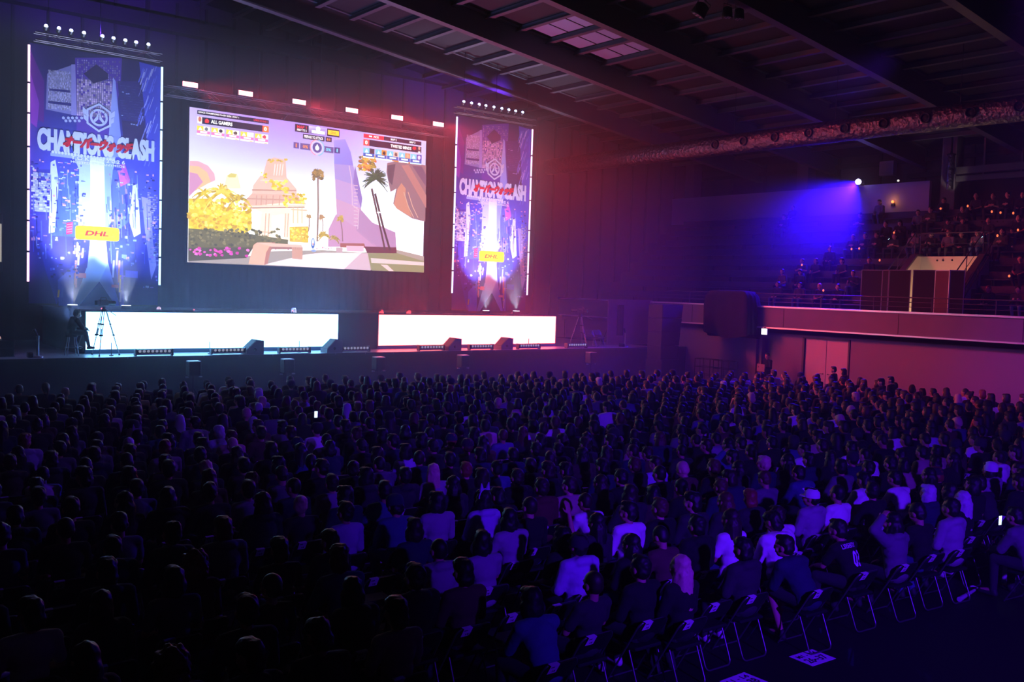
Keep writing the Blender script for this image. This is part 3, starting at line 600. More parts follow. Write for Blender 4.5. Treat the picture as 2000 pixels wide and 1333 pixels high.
windows(600, 780, 640, 1080, 6, 34, (190, 180, 236), .035, .025, 5, .1, 14, .5); bp([(488, 670), (508, 668), (530, 735), (515, 745)], (200, 84, 214), 5); bp([(480, 700), (500, 690), (528, 742), (490, 760)], (226, 110, 196), 5)
bp([(130, 880), (300, 960), (285, 1110), (230, 1240), (185, 1100)], (70, 64, 190), 2); bp([(235, 1140), (300, 1080), (298, 1245), (238, 1245)], (96, 110, 240), 3); bp([(442, 985), (545, 960), (560, 1120), (520, 1246), (488, 1246)], (56, 70, 150), 3); bp([(470, 1080), (500, 1060), (505, 1246), (490, 1246)], (120, 110, 220), 4)
for (x, y, l, c) in ((316, 985, 60, (255, 196, 170)), (322, 1000, 80, (250, 236, 226)), (309, 1060, 100, (255, 150, 130)), (338, 1010, 40, (226, 206, 250)), (463, 1060, 70, (200, 214, 255)), (478, 1020, 60, (176, 150, 226)), (486, 1060, 90, (226, 150, 110)), (490, 1120, 70, (250, 206, 120)), (493, 1180, 50, (226, 214, 255)), (240, 1180, 30, (250, 206, 90)), (255, 1170, 40, (110, 130, 250)), (312, 1100, 70, (255, 170, 180))):
    B.line([P1(x, y), P1(x - 4, y + l)], .06, c, 6)
bp([(311, 1110), (350, 1112), (350, 1132), (311, 1130)], (255, 150, 150), 6); bp([(453, 1158), (482, 1160), (482, 1172), (453, 1170)], (250, 160, 190), 6); bp([(510, 1100), (560, 1104), (560, 1132), (510, 1128)], (84, 100, 226), 6); bp([(495, 1035), (518, 1038), (518, 1056), (495, 1052)], (100, 120, 236), 6)
bp([(270, 908), (296, 903), (295, 950), (269, 955)], (226, 50, 90), 6)
for y in (915, 925, 935, 945): B.line([P1(272, y), P1(293, y - 3)], .02, (250, 170, 190), 7)
bp([(205, 620), (480, 655), (480, 668), (205, 634)], (170, 186, 250), 5)
for i in range(20): p = P1(215 + i * 13, 618 + i * 1.7); B.disc(p[0], p[1], .05, .05, (226, 236, 255), 8, 6)
for i in range(9): p = P1(258 + i * 9 + (i % 3), 480 + (i % 2) * 12); B.disc(p[0], p[1], .05, .05, (206, 214, 250), 8, 4)
for i in range(280):   # lit windows and signs of the lower city
    side = rnd.choice((0, 0, 1, 1, 2)); y = rnd.uniform(650, 1120); a = rnd.uniform(128, 318) if side == 0 else (rnd.uniform(445, 640) if side == 1 else rnd.uniform(300, 345))
    if side == 1 and y > 1000 and a < 490: continue
    p = P1(a, y + .12 * (a - 150)); w, h = rnd.uniform(.015, .06), rnd.uniform(.012, .05)
    B.rect(p[0] - w, p[1] - h, p[0] + w, p[1] + h, rnd.choice([(40, 36, 120), (56, 52, 150), (130, 150, 250), (200, 214, 255), (96, 110, 236), (176, 130, 236), (70, 80, 200), (236, 170, 200)]), 7)
for i in range(60):
    a, y = rnd.uniform(128, 318) if i % 2 else rnd.uniform(445, 600), rnd.uniform(680, 1000); B.line([P1(a, y), P1(a + 2, y + rnd.uniform(30, 110))], rnd.uniform(.01, .03), rnd.choice([(44, 40, 130), (150, 170, 255), (90, 100, 230)]), 7)
lb = (222, 230, 255); e0 = P1(402, 479); emblem(B, e0[0], e0[1], .50, lb, 8)
p = P1(152, 520); q = P1(152, 606); r2 = P1(627, 580) 
for k, dx in enumerate((-.008, .008)): B.text('CHAMPIONS CLASH', p[0] + dx, q[1] - .03, r2[0] + dx, p[1] + .03, lb, .054, 0, 9 + k)
p = P1(262, 556); q = P1(262, 592); r2 = P1(537, 590) 
for k, (dx, dz) in enumerate(((0, 0), (.025, 0), (-.025, 0), (0, .02), (0, -.02), (.018, .014), (-.018, -.014))): B.text('オーバーウォッチ', p[0] + dx, q[1] - .04 + dz, r2[0] + dx, p[1] + .04 + dz, (226, 14, 44), .03, .35, 13 + k)
p = P1(288, 632); q = P1(288, 648); r2 = P1(508, 660); B.text('T O K Y O  2 0 2 6', p[0], q[1], r2[0], p[1], (236, 240, 255), .03, 0, 9)
p = P1(288, 652); q = P1(288, 662); r2 = P1(508, 682); B.text('HOSTED BY GANYMEDE', p[0], q[1], r2[0], p[1], (236, 240, 255), .01, 0, 9)
p = P1(306, 917); q = P1(306, 974); r2 = P1(485, 934); x0, z0, x1, z1 = p[0], q[1], r2[0], p[1]; rr = .09
B.poly([(x0 + rr, z0), (x1 - rr, z0), (x1 - .02, z0 + .03), (x1, z0 + rr), (x1, z1 - rr), (x1 - .02, z1 - .03), (x1 - rr, z1), (x0 + rr, z1), (x0 + .02, z1 - .03), (x0, z1 - rr), (x0, z0 + rr), (x0 + .02, z0 + .03)], (255, 208, 8), 11)
B.text('DHL', x0 + .34, z0 + .15, x1 - .34, z1 - .15, (212, 10, 24), .05, .35, 12)
for x in (x0 + .14, x1 - .30):
    for i in range(3): B.rect(x, z0 + .18 + i * .035, x + .14, z0 + .195 + i * .035, (212, 10, 24), 12)
ban_art = B.mesh('print', M_attr('banner_print', 0.0))
MB_hem = MB().box((-WB - .02, .004, HB), (WB + .02, .06, HB + .06)).box((-WB - .02, .004, -.05), (WB + .02, .05, 0)).mesh('hem_bar', dark_metal)
strap = MB()
for x in (-1.6, 0, 1.6): strap.cyl((x, .03, HB + .03), (x, -.32, HB + .10), .02, n=6)
strap_me = strap.mesh('hanging_strap', black_metal)
cloth_back = MB().box((-WB, .003, 0), (WB, .012, HB)).mesh('backing_cloth', M('banner_backing', (30, 30, 36), .9))
pink = M('tube_pink', emit=(1.0, .52, .80), power=2.6); blue = M('tube_blue', emit=(.42, .72, 1.0), power=2.6); lilac = M('tube_lilac', emit=(.62, .66, 1.0), power=2.4); rose = M('tube_rose', emit=(1.0, .62, .92), power=2.2)
def banner(x, tl, tr, la, l1, l2):
    o = empty('hanging_banner', la, 'banner', (x, 35.0, BZ)); put('backing_cloth', cloth_back, o); put('print', ban_art, o); put('hem_bar', MB_hem, o); put('hanging_strap', strap_me, o)
    for sx, m, lab in ((-1, tl, l1), (1, tr, l2)):
        t = empty('light_tube_strip', lab, 'light strip', (x + sx * (WB + .035), 34.93, 3.9), 0, 'light strips on the banner edges')
        zs = [0, 1.03, 2.06, 3.09, 4.5, 5.6, 6.6, 7.86]
        MB().box((-.03, .03, 0), (.03, .06, 7.9)).build('mounting_rail', black_metal, t)
        for a, c in zip(zs, zs[1:]):
            k = MB(); k.cyl((0, 0, a + .03), (0, 0, c - .03), .038, n=10); k.build('tube', m, t)
        k = MB()
        for a in zs[1:-1]: k.cyl((0, 0, a - .035), (0, 0, a + .035), .034, n=8)
        k.build('coupler', black_metal, t)
banner(9.15, pink, blue, 'tall printed city-street banner above the seated camera operator', 'pink-white light strip on the outer edge of the banner above the camera operator', 'blue-white light strip beside the main screen on the banner above the camera operator')
banner(26.36, lilac, rose, 'tall printed city-street banner on the far side of the main screen', 'blue-white light strip next to the main screen on the far banner', 'pale pink light strip on the outer edge of the far banner')
# trusses
def truss(name, label, x0, x1, y, z, s=.30, cols=black_metal):
    o = empty(name, label, 'truss', ((x0 + x1) / 2, y, z), 0, 'stage lighting trusses'); h = (x1 - x0) / 2; c = MB(); l = MB()
    for a in (0, s):
        for d_ in (0, s): c.cyl((-h, a, d_), (h, a, d_), .025, n=8)
    n = int(2 * h / .5)
    for i in range(n):
        xa, xb = -h + 2 * h * i / n, -h + 2 * h * (i + 1) / n; f = i % 2
        for a in (0, s): l.cyl((xa, a, s * f), (xb, a, s * (1 - f)), .012, n=6)
        for d_ in (0, s): l.cyl((xa, s * f, d_), (xb, s * (1 - f), d_), .012, n=6)
    c.build('chord', cols, o); l.build('lacing', cols, o)
    for x in (-h * .8, 0, h * .8): MB().cyl((x, s / 2, s - .02), (x, s / 2, ROOF((x0 + x1) / 2 + x) - z - .02), .012, n=6).build('hanging_cable', dark_metal, o)
    return o
grey_truss = M('worn_truss_metal', (92, 84, 90), .45, .6)
truss('lighting_truss', 'long box truss above the main screen carrying red wash lights', 11.6, 24.0, 35.25, 10.86, .34, grey_truss)
truss('lighting_truss', 'short box truss above the banner over the camera operator', 7.1, 11.2, 34.55, 11.86, .25, grey_truss)
truss('lighting_truss', 'short box truss above the far banner beyond the main screen', 23.9, 28.4, 34.55, 11.86, .25, grey_truss)
# red wash bars on the long truss
red_face = M('red_lamp_face', emit=(1.0, .30, .36), power=7.0)
wash = empty('wash_light', None, 'stage light', (0, 0, 0))
MB().bbox((-.30, -.02, -.11), (.30, .14, .11), .015).build('housing', black_metal, wash)
MB().box((-.275, -.032, -.085), (.275, -.02, .085)).build('lens', red_face, wash)
b = MB(); b.tube([(-.33, .05, -.02), (-.33, .05, -.2), (-.25, .16, -.24), (.25, .16, -.24), (.33, .05, -.2), (.33, .05, -.02)], .014); b.build('yoke', dark_metal, wash)
o_names = ('first', 'second', 'third', 'fourth', 'fifth', 'sixth')
for i, x in enumerate((12.38, 14.5, 16.7, 19.04, 21.2, 23.3)):
    w = wash if i == 0 else copy_tree(wash); w.location = (x, 35.08, 11.30)
    tag(w, 'red-glowing wash light on the truss above the screen, %s of six from the camera-operator side' % o_names[i], 'stage light', 'red wash lights over the screen')
# little blue lamps on the banner trusses
cone = empty('beam_light', None, 'stage light', (0, 0, 0))
k = MB(); k.lathe((0, 0, 0), [(.03, -.12), (.075, -.08), (.085, .02), (.09, .05)], 14); k.build('body', black_metal, cone, (0, 0, 0), (math.radians(38), 0, 0))
k = MB(); k.ball((0, -.035, .05), .062, 10, 6); k.build('lens', M('blue_lamp_lens', emit=(.45, .55, 1.0), power=9.0), cone)
MB().box((-.02, -.02, -.2), (.02, .02, -.08)).build('clamp', dark_metal, cone)
ordn = 'first second third fourth fifth sixth seventh eighth ninth'.split(); j = 0
for xs, where in (((7.41, 7.8, 8.18, 8.58, 9.17, 9.53, 9.92, 10.28, 10.7), 'near banner by the camera operator'), ((24.24, 24.66, 25.08, 25.45, 25.9, 26.35, 26.75, 27.15, 27.56), 'far banner past the main screen')):
    for i, x in enumerate(xs):
        w = cone if j == 0 else copy_tree(cone); j += 1; w.location = (x, 34.55, 12.29)
        tag(w, 'small blue-white beam lamp, %s from left above the %s' % (ordn[i], where), 'stage light', 'blue beam lamps over the banners')
# uplights
up = empty('floor_uplight', None, 'stage light', (0, 0, 0))
k = MB(); k.lathe((0, 0, 0), [(.16, 0), (.18, .03), (.18, .10), (.16, .13)], 20); k.build('housing', black_metal, up)
k = MB(); k.lathe((0, 0, .13), [(.15, 0), (.15, .008)], 20); k.build('lens', M('uplight_lens', emit=(.72, .82, 1.0), power=8.0), up)
for i, (x, la) in enumerate(((8.13, 'white floor uplight at the foot of the near banner, directly behind the seated operator'), (9.86, 'white floor uplight at the foot of the near banner, beside the camera tripod'), (25.35, 'white floor uplight at the foot of the far banner, nearer the main screen'), (27.08, 'white floor uplight at the foot of the far banner, farther from the main screen'))):
    w = up if i == 0 else copy_tree(up); w.location = (x, 33.9, 3.07); tag(w, la, 'stage light', 'uplights below the banners')
# ------------------------------------------------------------------ people
skin_m = M('skin', (196, 146, 120), 0.6, objcol=True); hair_m = M('hair', (20, 16, 15), 0.55, objcol=True, mottle=.25, scale=40)
cloth_m = M('clothing', (60, 60, 66), 0.92, objcol=True, mottle=.12, scale=9, bump=.25); shoe_m = M('shoes', (40, 38, 40), 0.7, objcol=True)
def blob(parts, voxel, smooth=3, ratio=.5, noise=0.0, seed=0):
    """one continuous surface grown round tapering limbs (a, b, ra, rb) and ellipsoids (c, (rx, ry, rz), rot)"""
    b = MB()
    for p in parts:
        if len(p) == 4:
            a, c, ra, rb = p; b.cyl(a, c, ra, rb, 14); b.ball(a, ra, 14, 8); b.ball(c, rb, 14, 8)
        else: b.ball(p[0], p[1], 18, 12, 0, p[2] if len(p) > 2 else None)
    me = b.mesh('blob', []); o = bpy.data.objects.new('blob', me); COL.objects.link(o)
    m = o.modifiers.new('r', 'REMESH'); m.mode = 'VOXEL'; m.voxel_size = voxel
    m = o.modifiers.new('s', 'SMOOTH'); m.iterations = smooth; m.factor = .5
    if ratio < 1: m = o.modifiers.new('d', 'DECIMATE'); m.ratio = ratio
    dg = bpy.context.evaluated_depsgraph_get(); out = bpy.data.meshes.new_from_object(o.evaluated_get(dg))
    bpy.data.objects.remove(o); bpy.data.meshes.remove(me)
    if noise:
        from mathutils import noise as nz
        for v in out.vertices: v.co += v.normal * noise * nz.noise(v.co * 28 + Vector((seed, 0, 0)))
    out.polygons.foreach_set('use_smooth', [True] * len(out.polygons)); out.update()
    return out
def finish(me, name, m):
    me.name = name; me.materials.clear(); me.materials.append(m); return me
V = Vector
def head_parts(M4):
    R3 = M4.to_3x3(); P = lambda x, y, z: M4 @ V((x, y, z))
    out = [(P(0, 0, .018), (.074, .094, .102), R3), (P(0, .022, -.045), (.056, .066, .066), R3), (P(0, .040, -.082), (.034, .036, .028), R3),
           (P(0, .092, -.012), (.013, .020, .026), R3), (P(0, .098, -.026), (.017, .014, .012), R3), (P(0, .084, -.060), (.026, .012, .010), R3)]
    for s in (-1, 1):
        out += [(P(s * .077, -.008, -.012), (.010, .022, .032), R3), (P(s * .031, .080, .008), (.016, .010, .010), R3), (P(s * .034, .074, .024), (.024, .014, .009), R3), (P(s * .042, .056, -.028), (.026, .026, .024), R3)]
    return out
def hand_parts(w, d, n):
    """palm and five fingers: w wrist, d forward direction, n back-of-hand direction"""
    d = d.normalized(); n = (n - d * n.dot(d)).normalized(); s = d.cross(n)
    R3 = Matrix((s, d, n)).transposed(); out = [(w + d * .05, (.040, .050, .017), R3)]
    for i, (x, L) in enumerate(((-.030, .062), (-.010, .074), (.010, .070), (.030, .054))):
        a = w + d * .088 + s * x; k = a + d * L * .55 - n * .006; e = k + (d * .8 - n * .6).normalized() * L * .5
        out += [(a, k, .0098, .009), (k, e, .009, .0075)]
    a = w + d * .025 - s * .036; k = a + (d * .7 - s * .7).normalized() * .036; e = k + (d * .95 - s * .2 - n * .25).normalized() * .03
    return out + [(a, k, .0125, .0105), (k, e, .0105, .0085)]
def make_pose(lean=5, side=0, hy=0, hp=0, arms='rest', legs='sit', seat=.45, female=False):
    """joints of a figure facing +y, origin on the floor under the seat"""
    J = {}; up = V((math.sin(math.radians(side)), math.sin(math.radians(lean)), 1)); up = V((up.x, up.y, math.cos(math.radians(lean)))).normalized()
    if legs == 'stand': pel = V((0, 0, .93))
    else: pel = V((0, -.06, seat + .10))
    J['pel'] = pel; J['chest'] = pel + up * .30; J['neck'] = pel + up * .475; J['up'] = up
    hc = J['neck'] + (up * .8 + V((0, 0, .4)) + V((0, .12, 0))).normalized() * .165 + V((0, .012, 0))
    J['M'] = Matrix.Translation(hc) @ Matrix.Rotation(math.radians(hy), 4, 'Z') @ Matrix.Rotation(math.radians(-hp), 4, 'X') @ Matrix.Scale(1.12, 4)
    sw = .165 if female else .185
    fwd = V((0, up.z, -up.y))
    for s, n in ((-1, 'L'), (1, 'R')):
        sh = J['neck'] + V((s * sw, 0, 0)) - up * .045; J['sh' + n] = sh; a = arms
        if isinstance(a, (tuple, list)): a = a[0 if s < 0 else 1]
        if a == 'rest': el = sh + V((s * .06, .05, -.26)); wr = V((s * .13, pel.y + .26, seat + .20)); wr = el + (wr - el).normalized() * .235; nb = V((0, 0, 1))
        elif a == 'knees': el = V((s * .20, pel.y + .34, seat + .23)); el = sh + (el - sh).normalized() * .285; wr = el + V((-s * .12, .19, -.06)).normalized() * .235; nb = V((s * .5, 0, 1))
        elif a == 'cross': el = sh + V((s * .07, .10, -.24)); wr = el + V((-s * .22, .10, .05)).normalized() * .235; nb = V((0, 1, .3))
        elif a == 'phone': el = sh + V((s * .05, .07, -.26)); wr = el + V((-s * .11, .22, .08)).normalized() * .235; nb = V((s * .8, .3, .1))
        elif a == 'raise': el = sh + V((s * .10, .16, .16)).normalized() * .28; wr = el + V((-s * .02, .06, .25)).normalized() * .24; nb = V((0, -1, .1))
        elif a == 'head': el = sh + V((s * .22, .02, .16)).normalized() * .28; wr = el + V((-s * .20, .02, .14)).normalized() * .235; nb = V((s * .4, 0, 1))
        elif a == 'side': el = sh + V((s * .05, -.03, -.28)); wr = el + V((s * .01, .08, -.22)); nb = V((s, 0, 0))
        elif a == 'hold': el = sh + V((s * .04, .02, -.28)); wr = el + V((-s * .05, .22, .03)).normalized() * .235; nb = V((s, 0, .2))
        else: el = sh + V((s * .12, .04, -.25)); wr = el + V((-s * .14, .20, .04)).normalized() * .235; nb = V((s * .5, 0, 1))
        J['el' + n], J['wr' + n], J['nb' + n] = el, wr, nb
        hip = pel + V((s * .085, .01, -.02)); J['hip' + n] = hip
        if legs == 'stand': kn, an, to = hip + V((s * .02, .02, -.42)), hip + V((s * .03, -.01, -.83)), V((0, .15, -.05))
        elif legs == 'cross' and s > 0: kn, an, to = hip + V((-.02, .42, .09)), hip + V((-.20, .56, -.16)), V((-.03, .15, -.03))
        elif legs == 'wide': kn, an, to = hip + V((s * .13, .40, .02)), hip + V((s * .11, .40, -.42)), V((s * .04, .15, -.03))
        elif legs == 'reach': kn, an, to = hip + V((s * .07, .42, .03)), hip + V((s * .04, .40 + .14 * s, -.42)), V((0, .15, -.03))
        elif legs == 'tuck': kn, an, to = hip + V((s * .05, .41, .02)), hip + V((s * .03, .22, -.40)), V((0, .14, -.03))
        else: kn, an, to = hip + V((s * .05, .42, .01)), hip + V((s * .04, .43, -.43)), V((0, .15, -.03))
        an = V((an.x, an.y, max(an.z, .085))); J['kn' + n], J['an' + n], J['to' + n] = kn, an, an + to
    return J
def limbs(J, g, names): return [(J[a], J[b_], ra + g, rb + g) for a, b_, ra, rb in names]
def torso(J, g, female=False, seat=True):
    up = J['up']; R3 = Matrix.Rotation(-math.atan2(up.y, up.z), 3, 'X'); w = .9 if female else 1.0
    return [(J['pel'] + up * .01, (.155 * (1.06 if female else 1) + g, .108 + g, .10 + g), R3), (J['pel'] + up * .16, (.135 * w + g, .096 + g, .13 + g), R3), (J['chest'] + up * .02, (.158 * w + g, .112 + g, .15 + g), R3),
            (J['neck'] - up * .085, (.165 * w + g, .080 + g, .075 + g), R3), (J['shL'], J['neck'] - up * .03, .050 + g, .052 + g), (J['shR'], J['neck'] - up * .03, .050 + g, .052 + g)]
def figure(J, female=False, low=False):
    """body, t-shirt, long-sleeved top, hooded top, trousers, shoes for a pose"""
    D = {}; q = .012 if not low else .02; hc = J['M'].translation; Rh = J['M'].to_3x3(); up = J['up']
    base = hc + Rh @ V((0, -.012, -.06))
    arms = lambda g: limbs(J, g, [(('sh' + n), ('el' + n), .048, .038) for n in 'LR']) 
    fore = lambda g: limbs(J, g, [(('el' + n), ('wr' + n), .037, .025) for n in 'LR'])
    legs = lambda g: limbs(J, g, [(('hip' + n), ('kn' + n), .078, .054) for n in 'LR']) + limbs(J, g, [(('kn' + n), ('an' + n), .052, .034) for n in 'LR'])
    body = torso(J, 0, female) + arms(0) + fore(0) + legs(0) + [(J['neck'] - up * .02, base, .052, .050)] + head_parts(J['M'])
    for n in 'LR':
        body += [(J['an' + n], J['to' + n], .034, .026)]
        if not low: body += hand_parts(J['wr' + n], J['wr' + n] - J['el' + n], J['nb' + n])
        else: body += [(J['wr' + n], J['wr' + n] + (J['wr' + n] - J['el' + n]).normalized() * .12, .032, .026)]
    D['body'] = finish(blob(body, .0088 if not low else .02, 2, .45 if not low else .25), 'person', skin_m)
    half = [(J['sh' + n], J['sh' + n].lerp(J['el' + n], .72), .060, .060) for n in 'LR']
    D['tee'] = finish(blob(torso(J, .017, female) + half, .014, 3, .5, .004), 'shirt', cloth_m)
    D['long'] = finish(blob(torso(J, .024, female) + arms(.020) + fore(.017), .014, 3, .5, .006, 3), 'shirt', cloth_m)
    hood = [(J['neck'] + V((0, -.075, .015)), (.125, .062, .060)), (J['neck'] + V((0, -.02, .03)), (.105, .085, .035))]
    D['hood'] = finish(blob(torso(J, .034, female) + arms(.030) + fore(.026) + hood, .015, 3, .5, .008, 5), 'hooded_top', cloth_m)
    pr = torso(J, .012, female)[:1] + legs(.016)
    D['trousers'] = finish(blob(pr, .015, 3, .4, .004), 'trousers', cloth_m)
    if not low:
        sh = limbs(J, .0, [(('hip' + n), ('kn' + n), .097, .074) for n in 'LR']); D['shorts'] = finish(blob(torso(J, .012, female)[:1] + [(a, a.lerp(b_, .86), ra, rb) for a, b_, ra, rb in sh], .015, 3, .4, .004), 'shorts', cloth_m)
    for n in 'LR': D['shoe' + n] = finish(blob([(J['an' + n] + V((0, -.03, -.045)), J['to' + n] + V((0, .01, -.012)), .042, .036), (J['an' + n] + V((0, -.01, -.0)), J['an' + n] + V((0, -.02, -.04)), .045, .046)], .012, 2, .5), 'shoe', shoe_m)
    D['M'] = J['M']; D['J'] = J
    return D
def hair_style(kind):
    cap = [((0, -.016, .040), (.083, .096, .094)), ((0, -.048, -.005), (.078, .062, .085))]; n = .010
    if kind == 'short': p = cap + [((0, .045, .098), (.055, .045, .026))]
    elif kind == 'crop': p = [((0, -.014, .034), (.079, .093, .092)), ((0, -.046, -.004), (.072, .056, .070))]; n = .002
    elif kind == 'bob': p = cap + [((s * .072, -.012, -.055), (.028, .062, .085)) for s in (-1, 1)] + [((0, -.065, -.055), (.078, .048, .085)), ((0, .055, .088), (.062, .045, .030))]
    elif kind == 'long': p = cap + [((s * .066, -.03, -.10), (.032, .058, .15)) for s in (-1, 1)] + [(V((0, -.060, -.03)), V((0, -.112, -.34)), .075, .056), (V((-.045, -.065, -.05)), V((-.052, -.112, -.44)), .05, .036), (V((.045, -.065, -.05)), V((.052, -.112, -.44)), .05, .036)]
    elif kind == 'tail': p = cap + [(V((0, -.10, .03)), V((0, -.14, .0)), .030, .032), (V((0, -.14, .0)), V((0, -.135, -.20)), .032, .014)]; n = .003
    elif kind == 'bun': p = cap + [((0, -.09, .105), (.042, .042, .040))]
    elif kind == 'curly': p = [((0, -.02, .03), (.115, .118, .118)), ((0, -.05, -.05), (.11, .09, .09))]; n = .030
    elif kind == 'mop': p = cap + [((0, .02, .075), (.088, .085, .06)), ((0, -.06, -.04), (.082, .055, .07))]; n = .012
    me = blob(p, .010, 2, .5, n, len(kind)); return finish(me, 'hair', hair_m)
HAIR = {k: hair_style(k) for k in ('short', 'crop', 'bob', 'long', 'tail', 'bun', 'curly', 'mop')}
b = MB(); b.lathe((0, -.012, .030), [(.100, -.02), (.101, .01), (.092, .052), (.062, .085), (.0, .098)], 20); b.prism([(-.078, .03), (.078, .03), (.070, .09), (.04, .135), (-.04, .135), (-.070, .09)], .012, .022, 0, 'Z')
b.ball((0, -.012, .126), .008, 8, 5); cap_me = b.mesh('cap', cloth_m)
# cap bill runs forward of the brow
b = MB(); b.lathe((0, -.012, .030), [(.101, -.035), (.104, .0), (.098, .05), (.080, .085), (.04, .105), (.0, .110)], 20); beanie_me = b.mesh('beanie', cloth_m)
b = MB(); b.tube([(.083 * math.cos(a), -.012, .03 + .108 * math.sin(a)) for a in np.linspace(0, math.pi, 13)], .009)
for s in (-1, 1): b.loft([[(s * (.02 + .0), -.012 + dy, .132) for dy in (-.012, .012)] + [(s * .075, -.012 + dy, .115) for dy in (.012, -.012)], [(s * .056, -.012 + dy, .215) for dy in (-.004, .004)] + [(s * .062, -.012 + dy, .213) for dy in (.004, -.004)]], 0, False)
ears_me = b.mesh('cat_ear_band', cloth_m)
POSE = {
    'up': figure(make_pose(2, 0, 0, -4, 'rest', 'sit')), 'turn': figure(make_pose(4, 2, 24, -2, 'rest', 'tuck')), 'away': figure(make_pose(3, -2, -26, -4, 'cross', 'sit')),
    'lean': figure(make_pose(26, 0, 6, 4, 'knees', 'wide')), 'back': figure(make_pose(-10, 0, -8, 2, 'cross', 'wide')), 'phone': figure(make_pose(10, 0, 0, 22, 'phone', 'tuck')),
    'fem': figure(make_pose(3, 1, 10, -3, 'rest', 'tuck', female=True), True), 'femlean': figure(make_pose(14, -2, -12, 6, 'phone', 'cross', female=True), True),
    'raise': figure(make_pose(2, 0, 8, -8, ('rest', 'raise'), 'sit', female=True), True), 'hand': figure(make_pose(6, 0, 14, -4, ('head', 'rest'), 'sit')),
    'reach': figure(make_pose(34, -4, 20, 2, 'knees', 'reach')),
}
COLS = {'black': (18, 18, 21), 'charcoal': (44, 44, 48), 'grey': (104, 104, 110), 'light grey': (150, 150, 156), 'white': (232, 230, 232), 'navy': (30, 36, 66), 'denim blue': (62, 84, 122), 'olive': (66, 66, 46), 'brown': (84, 62, 48), 'beige': (176, 158, 136), 'maroon': (86, 28, 40), 'lavender': (178, 168, 206), 'pink': (206, 150, 166), 'purple': (96, 66, 140)}
HCOL = {'black': (16, 14, 14), 'dark brown': (40, 28, 22), 'brown': (80, 54, 38), 'blonde': (216, 190, 150), 'silver': (196, 190, 200), 'reddish': (132, 66, 48)}
TOPN = {'tee': 't-shirt', 'long': 'sweatshirt', 'hood': 'hoodie'}
HAIRN = {'short': 'short %s hair', 'crop': 'cropped %s hair', 'bob': '%s bob', 'long': 'long %s hair', 'tail': '%s ponytail', 'bun': '%s top bun', 'curly': 'big curly %s hair', 'mop': 'tousled %s hair'}
def setcol(o, rgb): o.color = (*s2l(rgb), 1)
def person(loc, rz, pose='up', top='tee', tc='black', hair='short', hc='black', scale=1.0, legs='trousers', lc='charcoal', hat=None, hatc='white', skin=(190, 142, 118), P=None):
    D = P or POSE[pose]; o = put('person', D['body'], None, loc, (0, 0, rz)); o.scale = (scale,) * 3; setcol(o, skin)
    h = put('hair', HAIR[hair], o); h.matrix_local = D['M']; setcol(h, HCOL[hc])
    t = put('hooded_top' if top == 'hood' else 'shirt', D[top], o); setcol(t, COLS[tc])
    l = put(legs, D[legs], o); setcol(l, COLS[lc]); 
    for n in 'LR': s = put('shoe', D['shoe' + n], o); setcol(s, (200, 198, 200) if (round(loc[0] * 10) + round(loc[1] * 7)) % 3 == 0 else (34, 34, 38))
    if hat:
        k = put({'cap': 'cap', 'beanie': 'beanie', 'ears': 'cat_ear_band'}[hat], {'cap': cap_me, 'beanie': beanie_me, 'ears': ears_me}[hat], o); k.matrix_local = D['M']; setcol(k, COLS[hatc])
    o['category'] = 'person'
    return o
